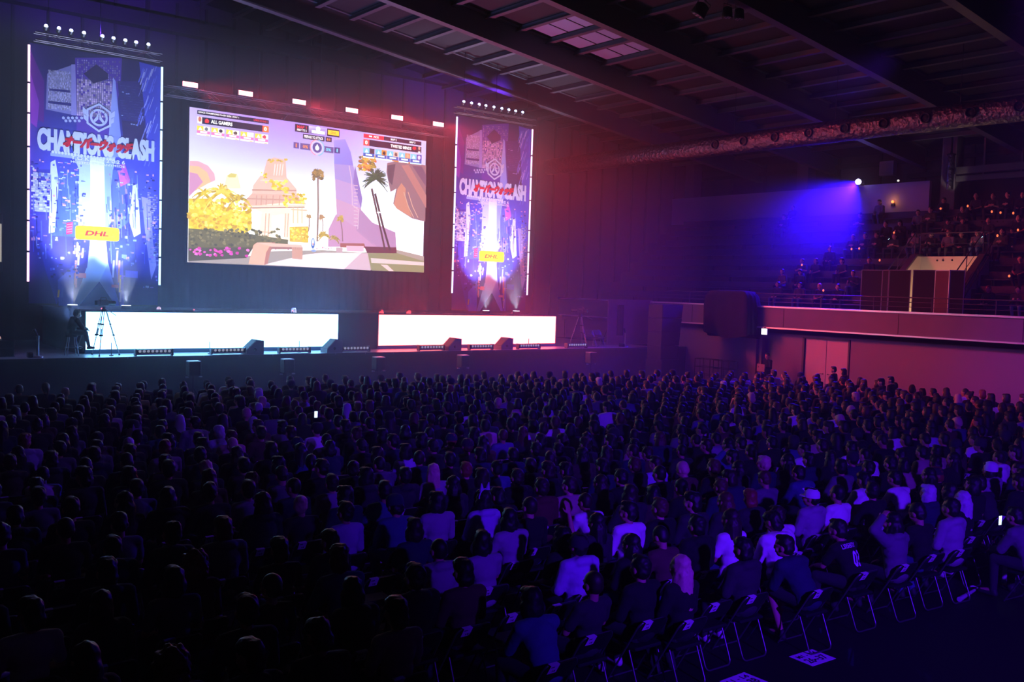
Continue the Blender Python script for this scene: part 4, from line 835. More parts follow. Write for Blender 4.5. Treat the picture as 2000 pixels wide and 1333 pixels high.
# ------------------------------------------------------------------ folding chairs
tube_m = M('chair_tube', (120, 120, 126), 0.35, 0.8); vinyl = M('chair_vinyl', (20, 20, 24), 0.55); paper = M('white_paper', (228, 226, 232), 0.9); ink = M('printed_ink', (40, 38, 46), 0.9)
def arc(c, a0, a1, r, n, f): return [f(c[0] + r * math.cos(math.radians(a0 + (a1 - a0) * i / n)), c[1] + r * math.sin(math.radians(a0 + (a1 - a0) * i / n))) for i in range(n + 1)]
def make_chair():
    o = empty('folding_chair', None, 'chair')
    def F(x, z):  # back-and-front-leg loop: rear top leans back, feet forward
        t = z / .76; return (x, .20 - .46 * t, z)
    b = MB(); pts = [F(-.215, .012)] + arc((-.135, .68), 180, 90, .08, 5, lambda a, c: F(a - .0, c)) + arc((.135, .68), 90, 0, .08, 5, lambda a, c: F(a, c)) + [F(.215, .012)]
    b.tube(pts, .0115); b.cyl(F(-.215, .03), F(.215, .03), .010, n=8); b.build('frame', tube_m, o)
    def G(x, z): t = (.42 - z) / .41; return (x, -.10 - .17 * t, z)
    b = MB(); pts = [G(-.205, .42)] + arc((-.145, .072), 180, 270, .06, 5, G) + arc((.145, .072), 270, 360, .06, 5, G) + [G(.205, .42)]
    b.tube(pts, .011)
    b.build('leg_frame', tube_m, o)
    MB().bbox((-.20, -.20, .425), (.20, .19, .465), .02).build('seat', vinyl, o)
    b = MB(); n = 8; rings = []
    for i in range(n + 1):
        z = .55 + .215 * i / n; e = max(0, (i - 4) / 4) ** 2 * .05; w = .205 - e; y = .20 - .46 * z / .76; bow = .018
        rings.append([(-w, y - .018, z), (-w * .5, y - .018 - bow, z), (w * .5, y - .018 - bow, z), (w, y - .018, z), (w, y + .012, z), (w * .5, y + .012 - bow, z), (-w * .5, y + .012 - bow, z), (-w, y + .012, z)])
    b.loft(rings, 0, True); b.build('backrest', vinyl, o)
    b = MB(); z0, z1 = .668, .768; y = lambda z: .20 - .46 * z / .76 - .040
    def tagquad(a, c, d_, e, off, mi): b.add([(a, y(d_) - off, d_), (c, y(d_) - off, d_), (c, y(e) - off, e), (a, y(e) - off, e)], [(0, 1, 2, 3)], mi)
    for off, mi in ((.0, 0),): tagquad(-.175, -.065, z0, z1, off, mi)
    b.add([(-.175, y(z1), z1), (-.065, y(z1), z1), (-.065, y(z1) + .05, z1 + .006), (-.175, y(z1) + .05, z1 + .006)], [(0, 1, 2, 3)], 0)
    for (u0, u1, v0, v1) in ((-.162, -.118, .738, .750), (-.128, -.118, .684, .706), (-.108, -.092, .684, .706)): tagquad(u0, u1, v0, v1, .0015, 1)
    t = b.build('seat_tag', [paper, ink], o)
    return o
ONES = 'zeroth first second third fourth fifth sixth seventh eighth ninth tenth eleventh twelfth thirteenth fourteenth fifteenth sixteenth seventeenth eighteenth nineteenth'.split()
TENS = {2: 'twenty', 3: 'thirty', 4: 'forty', 5: 'fifty', 6: 'sixty'}; TENTH = {2: 'twentieth', 3: 'thirtieth', 4: 'fortieth', 5: 'fiftieth', 6: 'sixtieth'}
def ordinal(n): return ONES[n] if n < 20 else (TENTH[n // 10] if n % 10 == 0 else TENS[n // 10] + '-' + ONES[n % 10])
# seats: rows bend toward the stage on the exit side
def bend(x): return .0075 * max(0, x - 6) ** 2
def slope(x): return math.atan(-.015 * max(0, x - 6))
rnd = random.Random(21)
# people one can pick out in the photograph: head position in it, then what they wear
HERO = [
    ((1637, 972), dict(pose='up', top='tee', tc='white', hair='crop', hc='black'), 'person in bright white t-shirt with cropped dark hair and bare neck'),
    ((1586, 980), dict(pose='turn', top='hood', tc='light grey', hair='short', hat='cap', hatc='white'), 'person in white baseball cap and pale top, looking toward the stage'),
    ((1708, 966), dict(pose='away', top='long', tc='black', hair='short'), 'person in black with dark hair, just past the bare-necked white t-shirt'),
    ((1748, 935), dict(pose='lean', top='tee', tc='white', hair='short'), 'person leaning forward in white t-shirt, back toward the camera'),
    ((1690, 945), dict(pose='back', top='hood', tc='white', hair='mop'), 'person in baggy white hoodie behind the bare-necked white t-shirt'),
    ((1936, 925), dict(pose='turn', top='hood', tc='light grey', hair='bob', hat='beanie', hatc='white'), 'person in pale knit beanie near the right aisle'),
    ((1881, 985), dict(pose='fem', top='long', tc='black', hair='long', hc='silver'), 'person with long silvery hair and black top near the rear aisle'),
    ((1508, 1026), dict(pose='phone', top='hood', tc='white', hair='mop'), 'person hunched in crumpled white hoodie with dark tousled hair'),
    ((1131, 1075), dict(pose='up', top='hood', tc='lavender', hair='short', hat='cap', hatc='charcoal'), 'person in dark cap and wide pale sailor-collar top'),
    ((1330, 1120), dict(pose='fem', top='long', tc='black', hair='long', hc='blonde'), 'person with very long straight blonde hair hanging over the chair back'),
    ((1252, 1120), dict(pose='up', top='long', tc='black', hair='short'), 'person in black with short hair, beside the long blonde hair'),
    ((1538, 1060), dict(pose='reach', top='hood', tc='navy', hair='short', legs='shorts', lc='charcoal'), 'person in navy jacket and shorts leaning forward with bare knees out'),
    ((1640, 1035), dict(pose='lean', top='tee', tc='black', hair='short'), 'person in black jersey with white lettering and number on the back'),
    ((1560, 925), dict(pose='lean', top='hood', tc='denim blue', hair='short'), 'person in blue jacket with two large white letters on the back'),
    ((1750, 1030), dict(pose='hand', top='hood', tc='grey', hair='long'), 'person in grey hoodie with long dark hair, arm lifted to the head'),
    ((1985, 1010), dict(pose='lean', top='hood', tc='grey', hair='short'), 'person in grey hoodie bent over at the end of the last row'),
    ((945, 985), dict(pose='fem', top='hood', tc='lavender', hair='bob', hat='ears', hatc='lavender'), 'person in pale lilac hoodie wearing a cat-ear band'),
    ((1000, 1022), dict(pose='away', top='long', tc='light grey', hair='bob'), 'person in pale mottled long-sleeved top with a dark bob'),
    ((675, 1010), dict(pose='fem', top='long', tc='lavender', hair='short'), 'person in lilac long-sleeved top with short hair'),
    ((1100, 1060), dict(pose='raise', top='tee', tc='black', hair='bob'), 'person with bare right arm raised high, black bob'),
    ((1040, 1175), dict(pose='lean', top='long', tc='denim blue', hair='bob'), 'person in blue-patterned shirt leaning forward'),
    ((775, 1210), dict(pose='up', top='tee', tc='beige', hair='mop'), 'person in pale t-shirt with dark tousled hair, nearest row at the centre'),
    ((530, 1160), dict(pose='fem', top='tee', tc='black', hair='crop', skin=(214, 170, 146)), 'person with close-cropped hair and bare pale shoulders in black top'),
    ((385, 1110), dict(pose='femlean', top='long', tc='maroon', hair='curly', hc='reddish'), 'person with a big mass of curly reddish hair'),
    ((340, 1145), dict(pose='up', top='tee', tc='grey', hair='bob'), 'person with rounded black bob in front of the curly reddish hair'),
    ((165, 1305), dict(pose='fem', top='hood', tc='brown', hair='long', hc='brown'), 'person with smooth brown hair at the very bottom of the view'),
    ((335, 1315), dict(pose='up', top='long', tc='black', hair='curly', hc='reddish'), 'person with short reddish curls at the very bottom of the view'),
    ((267, 955), dict(pose='lean', top='tee', tc='grey', hair='short'), 'person in broad grey t-shirt with head tucked down'),
    ((485, 965), dict(pose='up', top='tee', tc='light grey', hair='short'), 'person in light grey t-shirt with rounded dark hair'),
    ((75, 980), dict(pose='up', top='tee', tc='grey', hair='short'), 'person in grey t-shirt near the left edge of the crowd'),
    ((350, 822), dict(pose='fem', top='long', tc='black', hair='long', hc='silver'), 'person with long pale lilac-tinted hair well toward the stage'),
    ((267, 860), dict(pose='up', top='long', tc='black', hair='short', hat='ears', hatc='lavender'), 'person wearing a pale cat-ear band in the left part of the crowd'),
    ((430, 845), dict(pose='lean', top='hood', tc='lavender', hair='mop', hc='silver'), 'person bent forward, rounded pale lilac hood and back'),
    ((505, 798), dict(pose='up', top='tee', tc='charcoal', hair='short', hc='silver'), 'person with short silver hair in the second block of front rows'),
    ((690, 815), dict(pose='up', top='hood', tc='purple', hair='short'), 'person in purple hoodie near the centre front'),
    ((1435, 900), dict(pose='hand', top='hood', tc='denim blue', hair='mop'), 'person in blue hoodie resting one hand on the head'),
    ((1425, 812), dict(pose='lean', top='tee', tc='white', hair='short'), 'person leaning forward in loose white t-shirt in the upper right of the crowd'),
    ((1635, 770), dict(pose='up', top='tee', tc='white', hair='short'), 'person in pale t-shirt among the far rows by the wall'),
    ((1820, 845), dict(pose='up', top='hood', tc='lavender', hair='short'), 'person in pale lilac hoodie in the right-hand rows'),
    ((1905, 860), dict(pose='turn', top='tee', tc='white', hair='short'), 'person in white t-shirt looking over in the right-hand rows'),
    ((1370, 830), dict(pose='lean', top='tee', tc='white', hair='bob'), 'person with black bob in white t-shirt, right of centre'),
    ((1665, 880), dict(pose='back', top='tee', tc='white', hair='short'), 'person lounging in white t-shirt below the far wall'),
]
hero_pos = [(pix_z(px, py, 1.20), kw, la) for (px, py), kw, la in HERO]
SEATS = []
for k in range(22):
    xs = np.arange(-1.2 + (.3 if k % 2 else 0), 31.5, .60)
    for x in xs:
        y = 6.95 + .93 * k - bend(x)
        if any(abs(x - a) < .5 and abs(y - c) < .5 for a, c in ((31.9, 20.5), (31.4, 19.75), (28.85, 16.75), (29.95, 17.05))): continue
        if y < 5.0: continue
        u, v, d_ = project((x, y, 1.2)); u2, v2, _ = project((x, y - .1, .7))
        if d_ < 3 or u < -70 or u > 2070 or v2 < 0 or v > 1400: continue
        near = any(abs(h[0].x - x) < .50 and abs(h[0].y - y) < .56 for h in hero_pos)
        SEATS.append((d_, x, y, k, near))
chair0 = make_chair()
BOOK = []   # every seat with its sitter: depth, x, y, row, spec
tops = ['tee'] * 5 + ['long'] * 5 + ['hood'] * 5
def spec_for():
    f = rnd.random() < .42; pz = rnd.choice(['fem', 'fem', 'femlean', 'up', 'away', 'turn']) if f else rnd.choice(['up', 'up', 'turn', 'away', 'lean', 'back', 'phone', 'up'])
    hr = rnd.choice(['bob', 'long', 'long', 'tail', 'bun', 'bob', 'mop']) if f else rnd.choice(['short', 'short', 'short', 'crop', 'mop', 'mop'])
    tc = rnd.choices(list(COLS), [44, 18, 8, 3, 5, 9, 3, 4, 4, 2, 2, 1, 1, 2])[0]
    kw = dict(pose=pz, top=rnd.choice(tops), tc=tc, hair=hr, hc=rnd.choices(list(HCOL), [60, 22, 9, 2, 2, 2])[0], scale=rnd.uniform(1.0, 1.09), lc=rnd.choice(['black', 'charcoal', 'navy', 'denim blue']), skin=rnd.choice([(190, 142, 118), (206, 158, 132), (180, 130, 106)]))
    if rnd.random() < .05: kw['hat'] = rnd.choice(['cap', 'beanie', 'cap']); kw['hatc'] = rnd.choice(['black', 'charcoal', 'charcoal', 'navy'])
    return kw
for d_, x, y, k, near in SEATS:
    if near: continue
    empty_seat = rnd.random() < (.30 if k == 0 else (.22 if (2 <= k <= 5 and x < 9) else .08))
    BOOK.append([d_, x + rnd.uniform(-.03, .03), y + rnd.uniform(-.05, .05), k, None if empty_seat else spec_for(), None])
for p, kw, la in hero_pos:
    k = min(range(22), key=lambda k: abs(6.95 + .93 * k - bend(p.x) - p.y)); lean = {'lean': .26, 'reach': .34, 'phone': .14, 'femlean': .16, 'back': -.10}.get(kw['pose'], .03)
    BOOK.append([project(p)[2], p.x, p.y - lean + .06, k, kw, la])
BOOK.sort(key=lambda r: r[0])
rows = {}
for r in BOOK: rows.setdefault(r[3], []).append(r)
for k in rows: rows[k].sort(key=lambda r: r[1])
NEAR_P, NEAR_C = 262, 300
np_, nc_ = 0, 0; FAR = []
for r in BOOK:
    d_, x, y, k, kw, la = r; rz = slope(x); idx = rows[k].index(r) + 1; where = '%s row from back, %s from left' % (ordinal(k + 1), ordinal(idx))
    fx, fy = x, y
    if nc_ < NEAR_C:
        c = chair0 if nc_ == 0 else copy_tree(chair0); nc_ += 1; c.location = (fx, fy, 0); c.rotation_euler = (0, 0, rz)
        tag(c, 'black folding chair with white paper tag, %s%s' % ('' if kw else 'empty, ', where), 'chair', 'audience folding chairs')
    else: FAR.append(('chair', fx, fy, rz, None))
    if kw is None: continue
    if np_ < NEAR_P:
        np_ += 1; kw.setdefault('scale', 1.05); pr = person((fx, fy, 0), rz + rnd.uniform(-.06, .06), **kw)
        if la: pr['label'] = la
        else:
            pr['label'] = 'person, %s %s, %s, %s' % (kw['tc'], TOPN[kw['top']], (HAIRN[kw['hair']] % kw['hc']), where)
            pr['group'] = 'seated audience on the hall floor'
        r.append(pr)
    else: FAR.append(('person', fx, fy, rz + rnd.uniform(-.06, .06), kw))
print('SEATS', len(BOOK), 'people', np_, 'chairs', nc_, 'far', len(FAR))
# lettering on three backs
def back_print(pr, kw, words):
    sh = [c for c in KIDS[pr.name] if c.name.startswith(('shirt', 'hooded'))][0]; me = sh.data
    from mathutils.bvhtree import BVHTree
    bv = BVHTree.FromPolygons([v.co for v in me.vertices], [p.vertices for p in me.polygons])
    b = MB(); J = POSE[kw['pose']]['J']; c = J['chest']; up = J['up']; out = V((0, -up.z, up.y))
    for body, u0, u1, v0, v1, bold in words:
        vs, fs = text_shape(body, bold); P = []
        for u, v in vs:
            o_ = c + V((u0 + (u1 - u0) * u, 0, 0)) + up * (v0 + (v1 - v0) * v) + out * .5; h = bv.ray_cast(o_, -out)
            P.append((h[0] if h[0] else c) + out * .006)
        b.add(P, fs)
    return b.build('back_lettering', M('white_print', (226, 222, 230), .8), pr)
for r in BOOK:
    if r[5] and len(r) > 6:
        if 'jersey' in r[5]: back_print(r[6], r[4], [('LIBERTY', -.13, .13, .10, .16, .02), ('03', -.05, .09, -.14, .06, .03)])
        if 'two large white letters' in r[5]: back_print(r[6], r[4], [('N-L', -.12, .10, -.02, .08, .04)])
# the rest of the crowd, front rows by the stage: one mesh
LOW = {}
def low_mesh(me, n):
    if (me.name, n) in LOW: return LOW[(me.name, n)]
    o = bpy.data.objects.new('l', me); COL.objects.link(o); m = o.modifiers.new('d', 'DECIMATE'); m.ratio = min(1, n / max(1, len(me.polygons)))
    dg = bpy.context.evaluated_depsgraph_get(); e = bpy.data.meshes.new_from_object(o.evaluated_get(dg)); bpy.data.objects.remove(o)
    co = np.zeros(len(e.vertices) * 3); e.vertices.foreach_get('co', co); LOW[(me.name, n)] = (co.reshape(-1, 3), [tuple(p.vertices) for p in e.polygons]); bpy.data.meshes.remove(e)
    return LOW[(me.name, n)]
fixed = {}
def solid(kind, rgb):
    return M('far_%s_%d_%d_%d' % (kind, *rgb), rgb, .9 if kind != 'hair' else .6)
cv, cf, cm, cmats = [], [], [], []
hv, hf, hm = [], [], []
def put_low(dst, me, n, mat4, mi):
    v, f = low_mesh(me, n); m3 = np.array(mat4.to_3x3()); t = np.array(mat4.translation); w = v @ m3.T + t; base = dst[3][0]
    dst[0].append(w); dst[1].extend([tuple(base + i for i in q) for q in f]); dst[2].extend([mi] * len(f)); dst[3][0] += len(v)
CR = ([], [], [], [0]); CH = ([], [], [], [0]); slots = {}
def slot(m):
    if m.name not in slots: slots[m.name] = (len(slots), m)
    return slots[m.name][0]
for kind, x, y, rz, kw in FAR:
    T = Matrix.Translation((x, y, 0)) @ Matrix.Rotation(rz, 4, 'Z')
    if kind == 'chair':
        for c in KIDS[chair0.name]: put_low(CH, c.data, 60 if c.name.startswith(('frame', 'leg')) else 24, T, 2 if c.name.startswith('seat_tag') else (0 if c.name.startswith(('frame', 'leg')) else 1))
    else:
        D = POSE[kw['pose']]; T = T @ Matrix.Scale(kw['scale'] if 'scale' in kw else 1, 4)
        put_low(CR, D['body'], 420, T, slot(solid('skin', kw.get('skin', (190, 142, 118))))); put_low(CR, D[kw['top']], 260, T, slot(solid('cloth', COLS[kw['tc']]))); put_low(CR, HAIR[kw['hair']], 130, T @ D['M'], slot(solid('hair', HCOL[kw.get('hc', 'black')]))); put_low(CR, D['trousers'], 150, T, slot(solid('cloth', COLS['charcoal'])))
        if kw.get('hat'): put_low(CR, {'cap': cap_me, 'beanie': beanie_me, 'ears': ears_me}[kw['hat']], 80, T @ D['M'], slot(solid('cloth', COLS[kw['hatc']])))
def mass(name, S, mats, label, cat):
    me = bpy.data.meshes.new(name); me.from_pydata(np.concatenate(S[0]).tolist(), [], S[1])
    for m in mats: me.materials.append(m)
    me.polygons.foreach_set('material_index', S[2]); me.polygons.foreach_set('use_smooth', [True] * len(S[1])); me.update()
    o = put(name, me); tag(o, label, cat, None, 'stuff'); return o
if CR[0]: mass('crowd', CR, [m for _, m in sorted(slots.values(), key=lambda a: a[0])], 'seated crowd filling the front rows below the stage', 'crowd')
if CH[0]: mass('chair_rows', CH, [tube_m, vinyl, paper], 'rows of black folding chairs under the front crowd', 'chairs')
# ------------------------------------------------------------------ things on and before the stage
DZ = 1.66
bat = empty('floor_light_batten', None, 'stage light')
b = MB(); b.bbox((-.56, -.09, .03), (.56, .09, .21), .02); b.build('housing', black_metal, bat)
b = MB()
for i in range(8): b.lathe((-.47 + .134 * i, -.091, .15), [(.045, 0), (.045, -.012), (.030, -.012), (.0, -.006)], 12, 0, 'Y')
b.build('lens_row', M('batten_lens', (200, 206, 216), .2, .6, emit=(.9, .95, 1.0), power=.3), bat)  # faint emission imitates the glints on the lenses
MB().box((-.54, -.105, .055), (.54, -.09, .08)).build('front_lip', M('batten_lip', (190, 194, 200), .3, .7), bat)
for s in (-1, 1): MB().bbox((s * .585 - .025, -.11, 0), (s * .585 + .025, .11, .23), .02).build('end_bracket', dark_metal, bat)
for i, (x, la) in enumerate(((9.99, 'first floor light batten on the stage edge, nearest the camera tripod'), (12.47, 'second floor light batten, with a wedge monitor just right of it'), (14.92, 'third floor light batten along the blue-lit part of the stage edge'), (17.37, 'fourth floor light batten, in the gap between the two glowing panel walls'), (20.76, 'fifth floor light batten, below the start of the reddish panel wall'), (23.2, 'sixth floor light batten, left of the third wedge monitor'), (25.75, 'seventh floor light batten, right of the last wedge monitor'), (28.5, 'eighth floor light batten, at the far end by the folding chairs'))):
    w = bat if i == 0 else copy_tree(bat); w.location = (x, 31.32, DZ); tag(w, la, 'stage light', 'floor battens along the stage edge')
wedge = empty('stage_monitor', None, 'speaker')
grey_box = M('speaker_shell', (92, 92, 98), .6, mottle=.1)
b = MB(); b.prism([(-.30, 0), (.32, 0), (.32, .47), (.10, .50), (.08, .50), (-.30, .14)], -.26, .26); b.build('cabinet', grey_box, wedge, (0, 0, 0))
b = MB(); b.prism([(-.285, .155), (.075, .492), (.065, .50), (-.295, .165)], -.23, .23); b.build('grille', M('speaker_grille', (30, 30, 33), .7), wedge)
b = MB(); b.lathe((-.0, -.262, .16), [(.05, 0), (.05, -.004), (.0, -.004)], 14, 0, 'Y'); b.build('pole_socket', matte_black, wedge)
for i, (x, la) in enumerate(((13.35, 'wedge stage monitor in front of the blue-lit panel wall, between two battens'), (16.4, 'wedge stage monitor at the corner of the blue-lit panel wall'), (21.75, 'wedge stage monitor standing before the start of the reddish panel wall'), (24.4, 'wedge stage monitor before the middle of the reddish panel wall'))):
    w = wedge if i == 0 else copy_tree(wedge); w.location = (x, 31.35, DZ); tag(w, la, 'speaker', 'wedge monitors on the stage')
# small microphone style markers standing behind the battens
rod = empty('stage_antenna', None, 'antenna'); MB().cyl((0, 0, .02), (0, 0, .42), .012, n=8).build('rod', dark_metal, rod); MB().lathe((0, 0, 0), [(.07, 0), (.07, .02), (.02, .03)], 12).build('base', black_metal, rod)
for i, (x, la) in enumerate(((8.75, 'thin upright rod on a round base next to the tripod foot'), (11.95, 'thin upright rod just behind the second floor batten'), (15.25, 'thin upright rod just behind the third floor batten'), (26.0, 'thin upright rod just behind the seventh floor batten'))):
    w = rod if i == 0 else copy_tree(rod); w.location = (x, 31.62, DZ); tag(w, la, 'antenna', 'thin rods along the stage edge')
# speakers on poles in front of the stage
fs = empty('front_speaker', None, 'speaker')
MB().bbox((-.19, -.17, 1.12), (.19, .17, 1.58), .02).build('cabinet', M('front_speaker_shell', (46, 46, 52), .55), fs)
MB().box((-.165, -.182, 1.16), (.165, -.168, 1.54)).build('grille', M('speaker_grille', (30, 30, 33), .7), fs)
MB().box((-.18, -.16, 1.578), (.18, .16, 1.592)).build('top_plate', M('pale_top_plate', (214, 214, 220), .4), fs)
MB().cyl((0, 0, .30), (0, 0, 1.13), .019, n=10).build('pole', dark_metal, fs)
for a in (90, 210, 330):
    c_, s_ = math.cos(math.radians(a)), math.sin(math.radians(a)); b = MB(); b.cyl((0, 0, .75), (.42 * c_, .42 * s_, .02), .014, n=8); b.ball((.42 * c_, .42 * s_, .018), .018, 8, 5); b.build('leg', dark_metal, fs)
for s in (-1, 1): MB().bbox((s * .22 - .05, -.06, 1.06), (s * .22 + .05, .02, 1.10), .01).build('bracket', steel, fs)
for i, (x, la) in enumerate(((10.75, 'small speaker on a pole below the stage, nearest the camera operator'), (13.95, 'small speaker on a pole below the third floor batten'), (17.5, 'small speaker on a pole below the gap between the panel walls'), (21.25, 'small speaker on a pole below the fifth floor batten'), (28.0, 'small speaker on a pole at the far end of the stage'))):
    w = fs if i == 0 else copy_tree(fs); w.location = (x, 29.8, 0); tag(w, la, 'speaker', 'pole speakers below the stage')
# camera operator, stool, tripod camera
stool = empty('stool', 'tall metal stool under the seated camera operator', 'stool', (7.62, 31.85, DZ))
MB().lathe((0, 0, .60), [(.17, 0), (.18, .02), (.18, .045), (.16, .06)], 18).build('seat', matte_black, stool)
for a in (45, 135, 225, 315):
    c_, s_ = math.cos(math.radians(a)), math.sin(math.radians(a)); MB().cyl((.13 * c_, .13 * s_, .60), (.24 * c_, .24 * s_, 0), .012, n=8).build('leg', steel, stool)
b = MB(); b.tube([(.19 * math.cos(t), .19 * math.sin(t), .26) for t in np.linspace(0, 2 * math.pi, 17)], .008); b.build('foot_ring', steel, stool)
OP = figure(make_pose(20, 0, 4, 4, 'knees', 'reach', seat=.62)); op = person((7.62, 31.85, DZ), math.radians(-78), top='hood', tc='charcoal', hair='short', lc='charcoal', P=OP)
op['label'] = 'person in dark hooded top seated on a stool beside the tripod camera, elbows on knees'
k = MB(); k.ball((0, .062, -.052), (.062, .055, .048), 14, 8); mk = k.build('face_mask', M('white_face_mask', (230, 232, 236), .8), op); mk.matrix_local = OP['M']
def tripod(loc, rz, label, h=1.42):
    o = empty('camera_tripod', label, 'tripod', loc, rz)
    for i, a in enumerate((100, 220, 340)):
        c_, s_ = math.cos(math.radians(a)), math.sin(math.radians(a)); top = V((.07 * c_, .07 * s_, h)); ft = V((.48 * c_, .48 * s_, .02)); mid = top.lerp(ft, .55); side = V((-s_, c_, 0)) * .03
        b = MB(); b.cyl(top + side, mid + side, .012, n=8); b.cyl(top - side, mid - side, .012, n=8); b.cyl(top.lerp(ft, .4), ft, .014, n=8); l = b.build('leg', steel, o)
        b = MB(); b.cyl(mid - side * 1.8, mid + side * 1.8, .03, n=10); b.cyl(top.lerp(ft, .3) - side * 1.8, top.lerp(ft, .3) + side * 1.8, .026, n=10); b.ball(ft, .03, 8, 6); b.build('leg_clamp', black_metal, l)
    b = MB(); b.lathe((0, 0, h - .02), [(.09, 0), (.10, .03), (.07, .07), (.05, .12), (.06, .16)], 16); b.build('bowl_head', black_metal, o)
    MB().cyl((0, -.05, h + .10), (.04, -.55, h - .12), .012, n=8).build('pan_handle', steel, o)
    return o, h + .16
def camera_body(loc, rz, label):
    o = empty('broadcast_camera', label, 'camera', loc, rz)
    b = MB(); b.bbox((-.07, -.20, .0), (.07, .14, .20), .02); b.build('body', black_metal, o)
    b = MB(); b.lathe((0, .14, .10), [(.055, 0), (.06, .05), (.05, .12), (.065, .24), (.065, .30), (.05, .30)], 18, 0, 'Y'); b.build('lens', matte_black, o, (0, 0, 0), (0, 0, 0))
    b = MB(); b.bbox((-.16, -.12, .10), (-.085, .04, .17), .012); b.cyl((-.09, -.04, .13), (-.05, -.04, .13), .012); b.build('viewfinder', dark_metal, o)
    b = MB(); b.tube([(0, -.14, .2), (0, -.12, .27), (0, .08, .27), (0, .10, .2)], .014); b.build('handle', black_metal, o)
    b = MB(); b.bbox((-.06, -.34, .03), (.06, -.20, .18), .015); b.build('battery', dark_metal, o)
    return o
t, hh = tripod((8.55, 31.75, DZ), math.radians(20), 'tall silver-legged camera tripod in front of the blue-lit panel wall'); camera_body((8.55, 31.75, DZ + hh), math.radians(-60), 'black broadcast camera on the tripod beside the seated operator')
t, hh = tripod((29.4, 32.1, DZ), math.radians(50), 'camera tripod at the red-lit far end of the stage', 1.38); camera_body((29.4, 32.1, DZ + hh), math.radians(30), 'broadcast camera on the tripod at the red-lit far end')
for i, x in enumerate((29.75, 30.3)):
    c = copy_tree(chair0); c.location = (x, 31.75, DZ); c.rotation_euler = (0, 0, math.radians(160 + 12 * i)); tag(c, 'folding chair standing empty on the red-lit stage end, %s' % ('nearer the tripod' if i == 0 else 'nearer the smoke nozzle'), 'chair', 'folding chairs on the stage end')
def cannon(loc, rz, label):
    o = empty('fog_nozzle', label, 'fog machine', loc, rz)
    b = MB(); b.lathe((0, 0, 0), [(.16, 0), (.16, .04), (.05, .06), (.042, .07), (.042, .60), (.05, .62), (.05, .66)], 16); b.build('stand', steel, o)
    b = MB(); b.cyl((0, 0, .62), (-.10, 0, .86), .03, .042, 14); b.build('nozzle', dark_metal, o)
    b = MB(); b.bbox((-.28, -.14, 0), (-.13, .14, .16), .02); b.build('tank', black_metal, o)
cannon((6.55, 31.4, DZ), 0, 'slim fog nozzle on a stand at the dark near end of the stage'); cannon((31.75, 31.5, DZ), 0, 'slim fog nozzle on a stand at the far end of the stage')
# flight case and lamp at the left edge; masking flat and speaker stack at the far end
fc = empty('flight_case', 'black equipment case at the left edge of the stage', 'case', (5.1, 32.2, DZ))
MB().bbox((-.9, -.35, 0), (.9, .35, .50), .02).build('body', matte_black, fc); b = MB()
for z in (.0, .25, .475): b.box((-.91, -.36, z), (.91, .36, z + .025))
b.build('edge_trim', dark_metal, fc)
for x in (-.4, .4): MB().tube([(x - .07, -.36, .34), (x - .06, -.39, .34), (x + .06, -.39, .34), (x + .07, -.36, .34)], .008).build('handle', steel, fc)
dl = empty('dome_lamp', None, 'lamp'); MB().lathe((0, 0, 0), [(.09, 0), (.09, .03), (.07, .04)], 16).build('base', black_metal, dl); MB().lathe((0, 0, .035), [(.075, 0), (.07, .05), (.045, .085), (0, .10)], 16).build('shade', M('dome_lamp_glow', (200, 150, 140), .6, emit=(1, .55, .45), power=.5), dl)
for i, (p, la) in enumerate((((5.6, 32.05, DZ + .5), 'small pinkish dome lamp on the black equipment case'), ((10.74, 33.2, 3.07), 'small pale dome lamp on the riser beside the near banner'))):
    w = dl if i == 0 else copy_tree(dl); w.location = p; tag(w, la, 'lamp', 'dome lamps on the stage')
ind = M('red_indicator', emit=(1, .08, .05), power=3.0)
for i, (x, la) in enumerate(((8.75, 'tiny red light above the panel wall behind the tripod'), (11.8, 'tiny red light above the panel wall, second from the tripod'), (15.5, 'tiny red light above the panel wall beside the pale-haired player'))):
    o = empty('indicator_light', la, 'light', (x, 32.75, 3.07)); MB().cyl((0, 0, 0), (0, 0, .035), .025, n=10).build('base', black_metal, o); MB().ball((0, 0, .05), .028, 8, 6).build('bulb', ind, o)
flat = empty('masking_flat', 'grey-purple masking flat at the far end of the stage', 'stage flat', (33.6, 33.0, 0))
MB().bbox((-1.55, 0, 1.66), (1.55, .08, 3.86), .01).build('panel', M('masking_flat_paint', (150, 120, 150), .8, mottle=.1), flat)
MB().box((-.95, -.05, 2.1), (-.55, -.001, 3.6)).build('vent_strip', M('flat_dark_strip', (66, 54, 66), .8), flat)
b = MB()
for x in (-1.2, 1.2): b.cyl((x, .09, 1.66), (x, .09, 3.8), .02, n=8); b.cyl((x, .09, 3.0), (x, .75, 1.67), .018, n=8)
b.build('brace', dark_metal, flat)
stg = MB().box((33.62, 30.95, 0), (35.4, 39, 1.655)); o = stg.build('stage_wing', stage_side); tag(o, 'dark raised wing continuing the stage to the right-hand wall', 'stage')
ss = empty('speaker_stack', 'tall dark loudspeaker stack with slanting side, below the balcony by the stage', 'speaker', (32.1, 29.4, 0))
MB().bbox((-.62, -.5, 0), (.62, .5, 1.25), .03).build('subwoofer', matte_black, ss)
for i in range(4):
    z = 1.26 + .62 * i; b = MB(); e = .10 * i; b.prism([(-.62, z), (.50 + e * .55, z), (.56 + e * .62, z + .60), (-.62, z + .60)], -.42, .42); c = b.build('cabinet', matte_black, ss)
    MB().prism([(-.60, z + .04), (.46 + e * .55, z + .04), (.50 + e * .62, z + .56), (-.60, z + .56)], -.436, -.422).build('grille', M('speaker_grille', (30, 30, 33), .7), c)
    MB().box((.30 + e * .5, -.45, z + .30), (.46 + e * .5, -.437, z + .33)).build('grip', dark_metal, c)
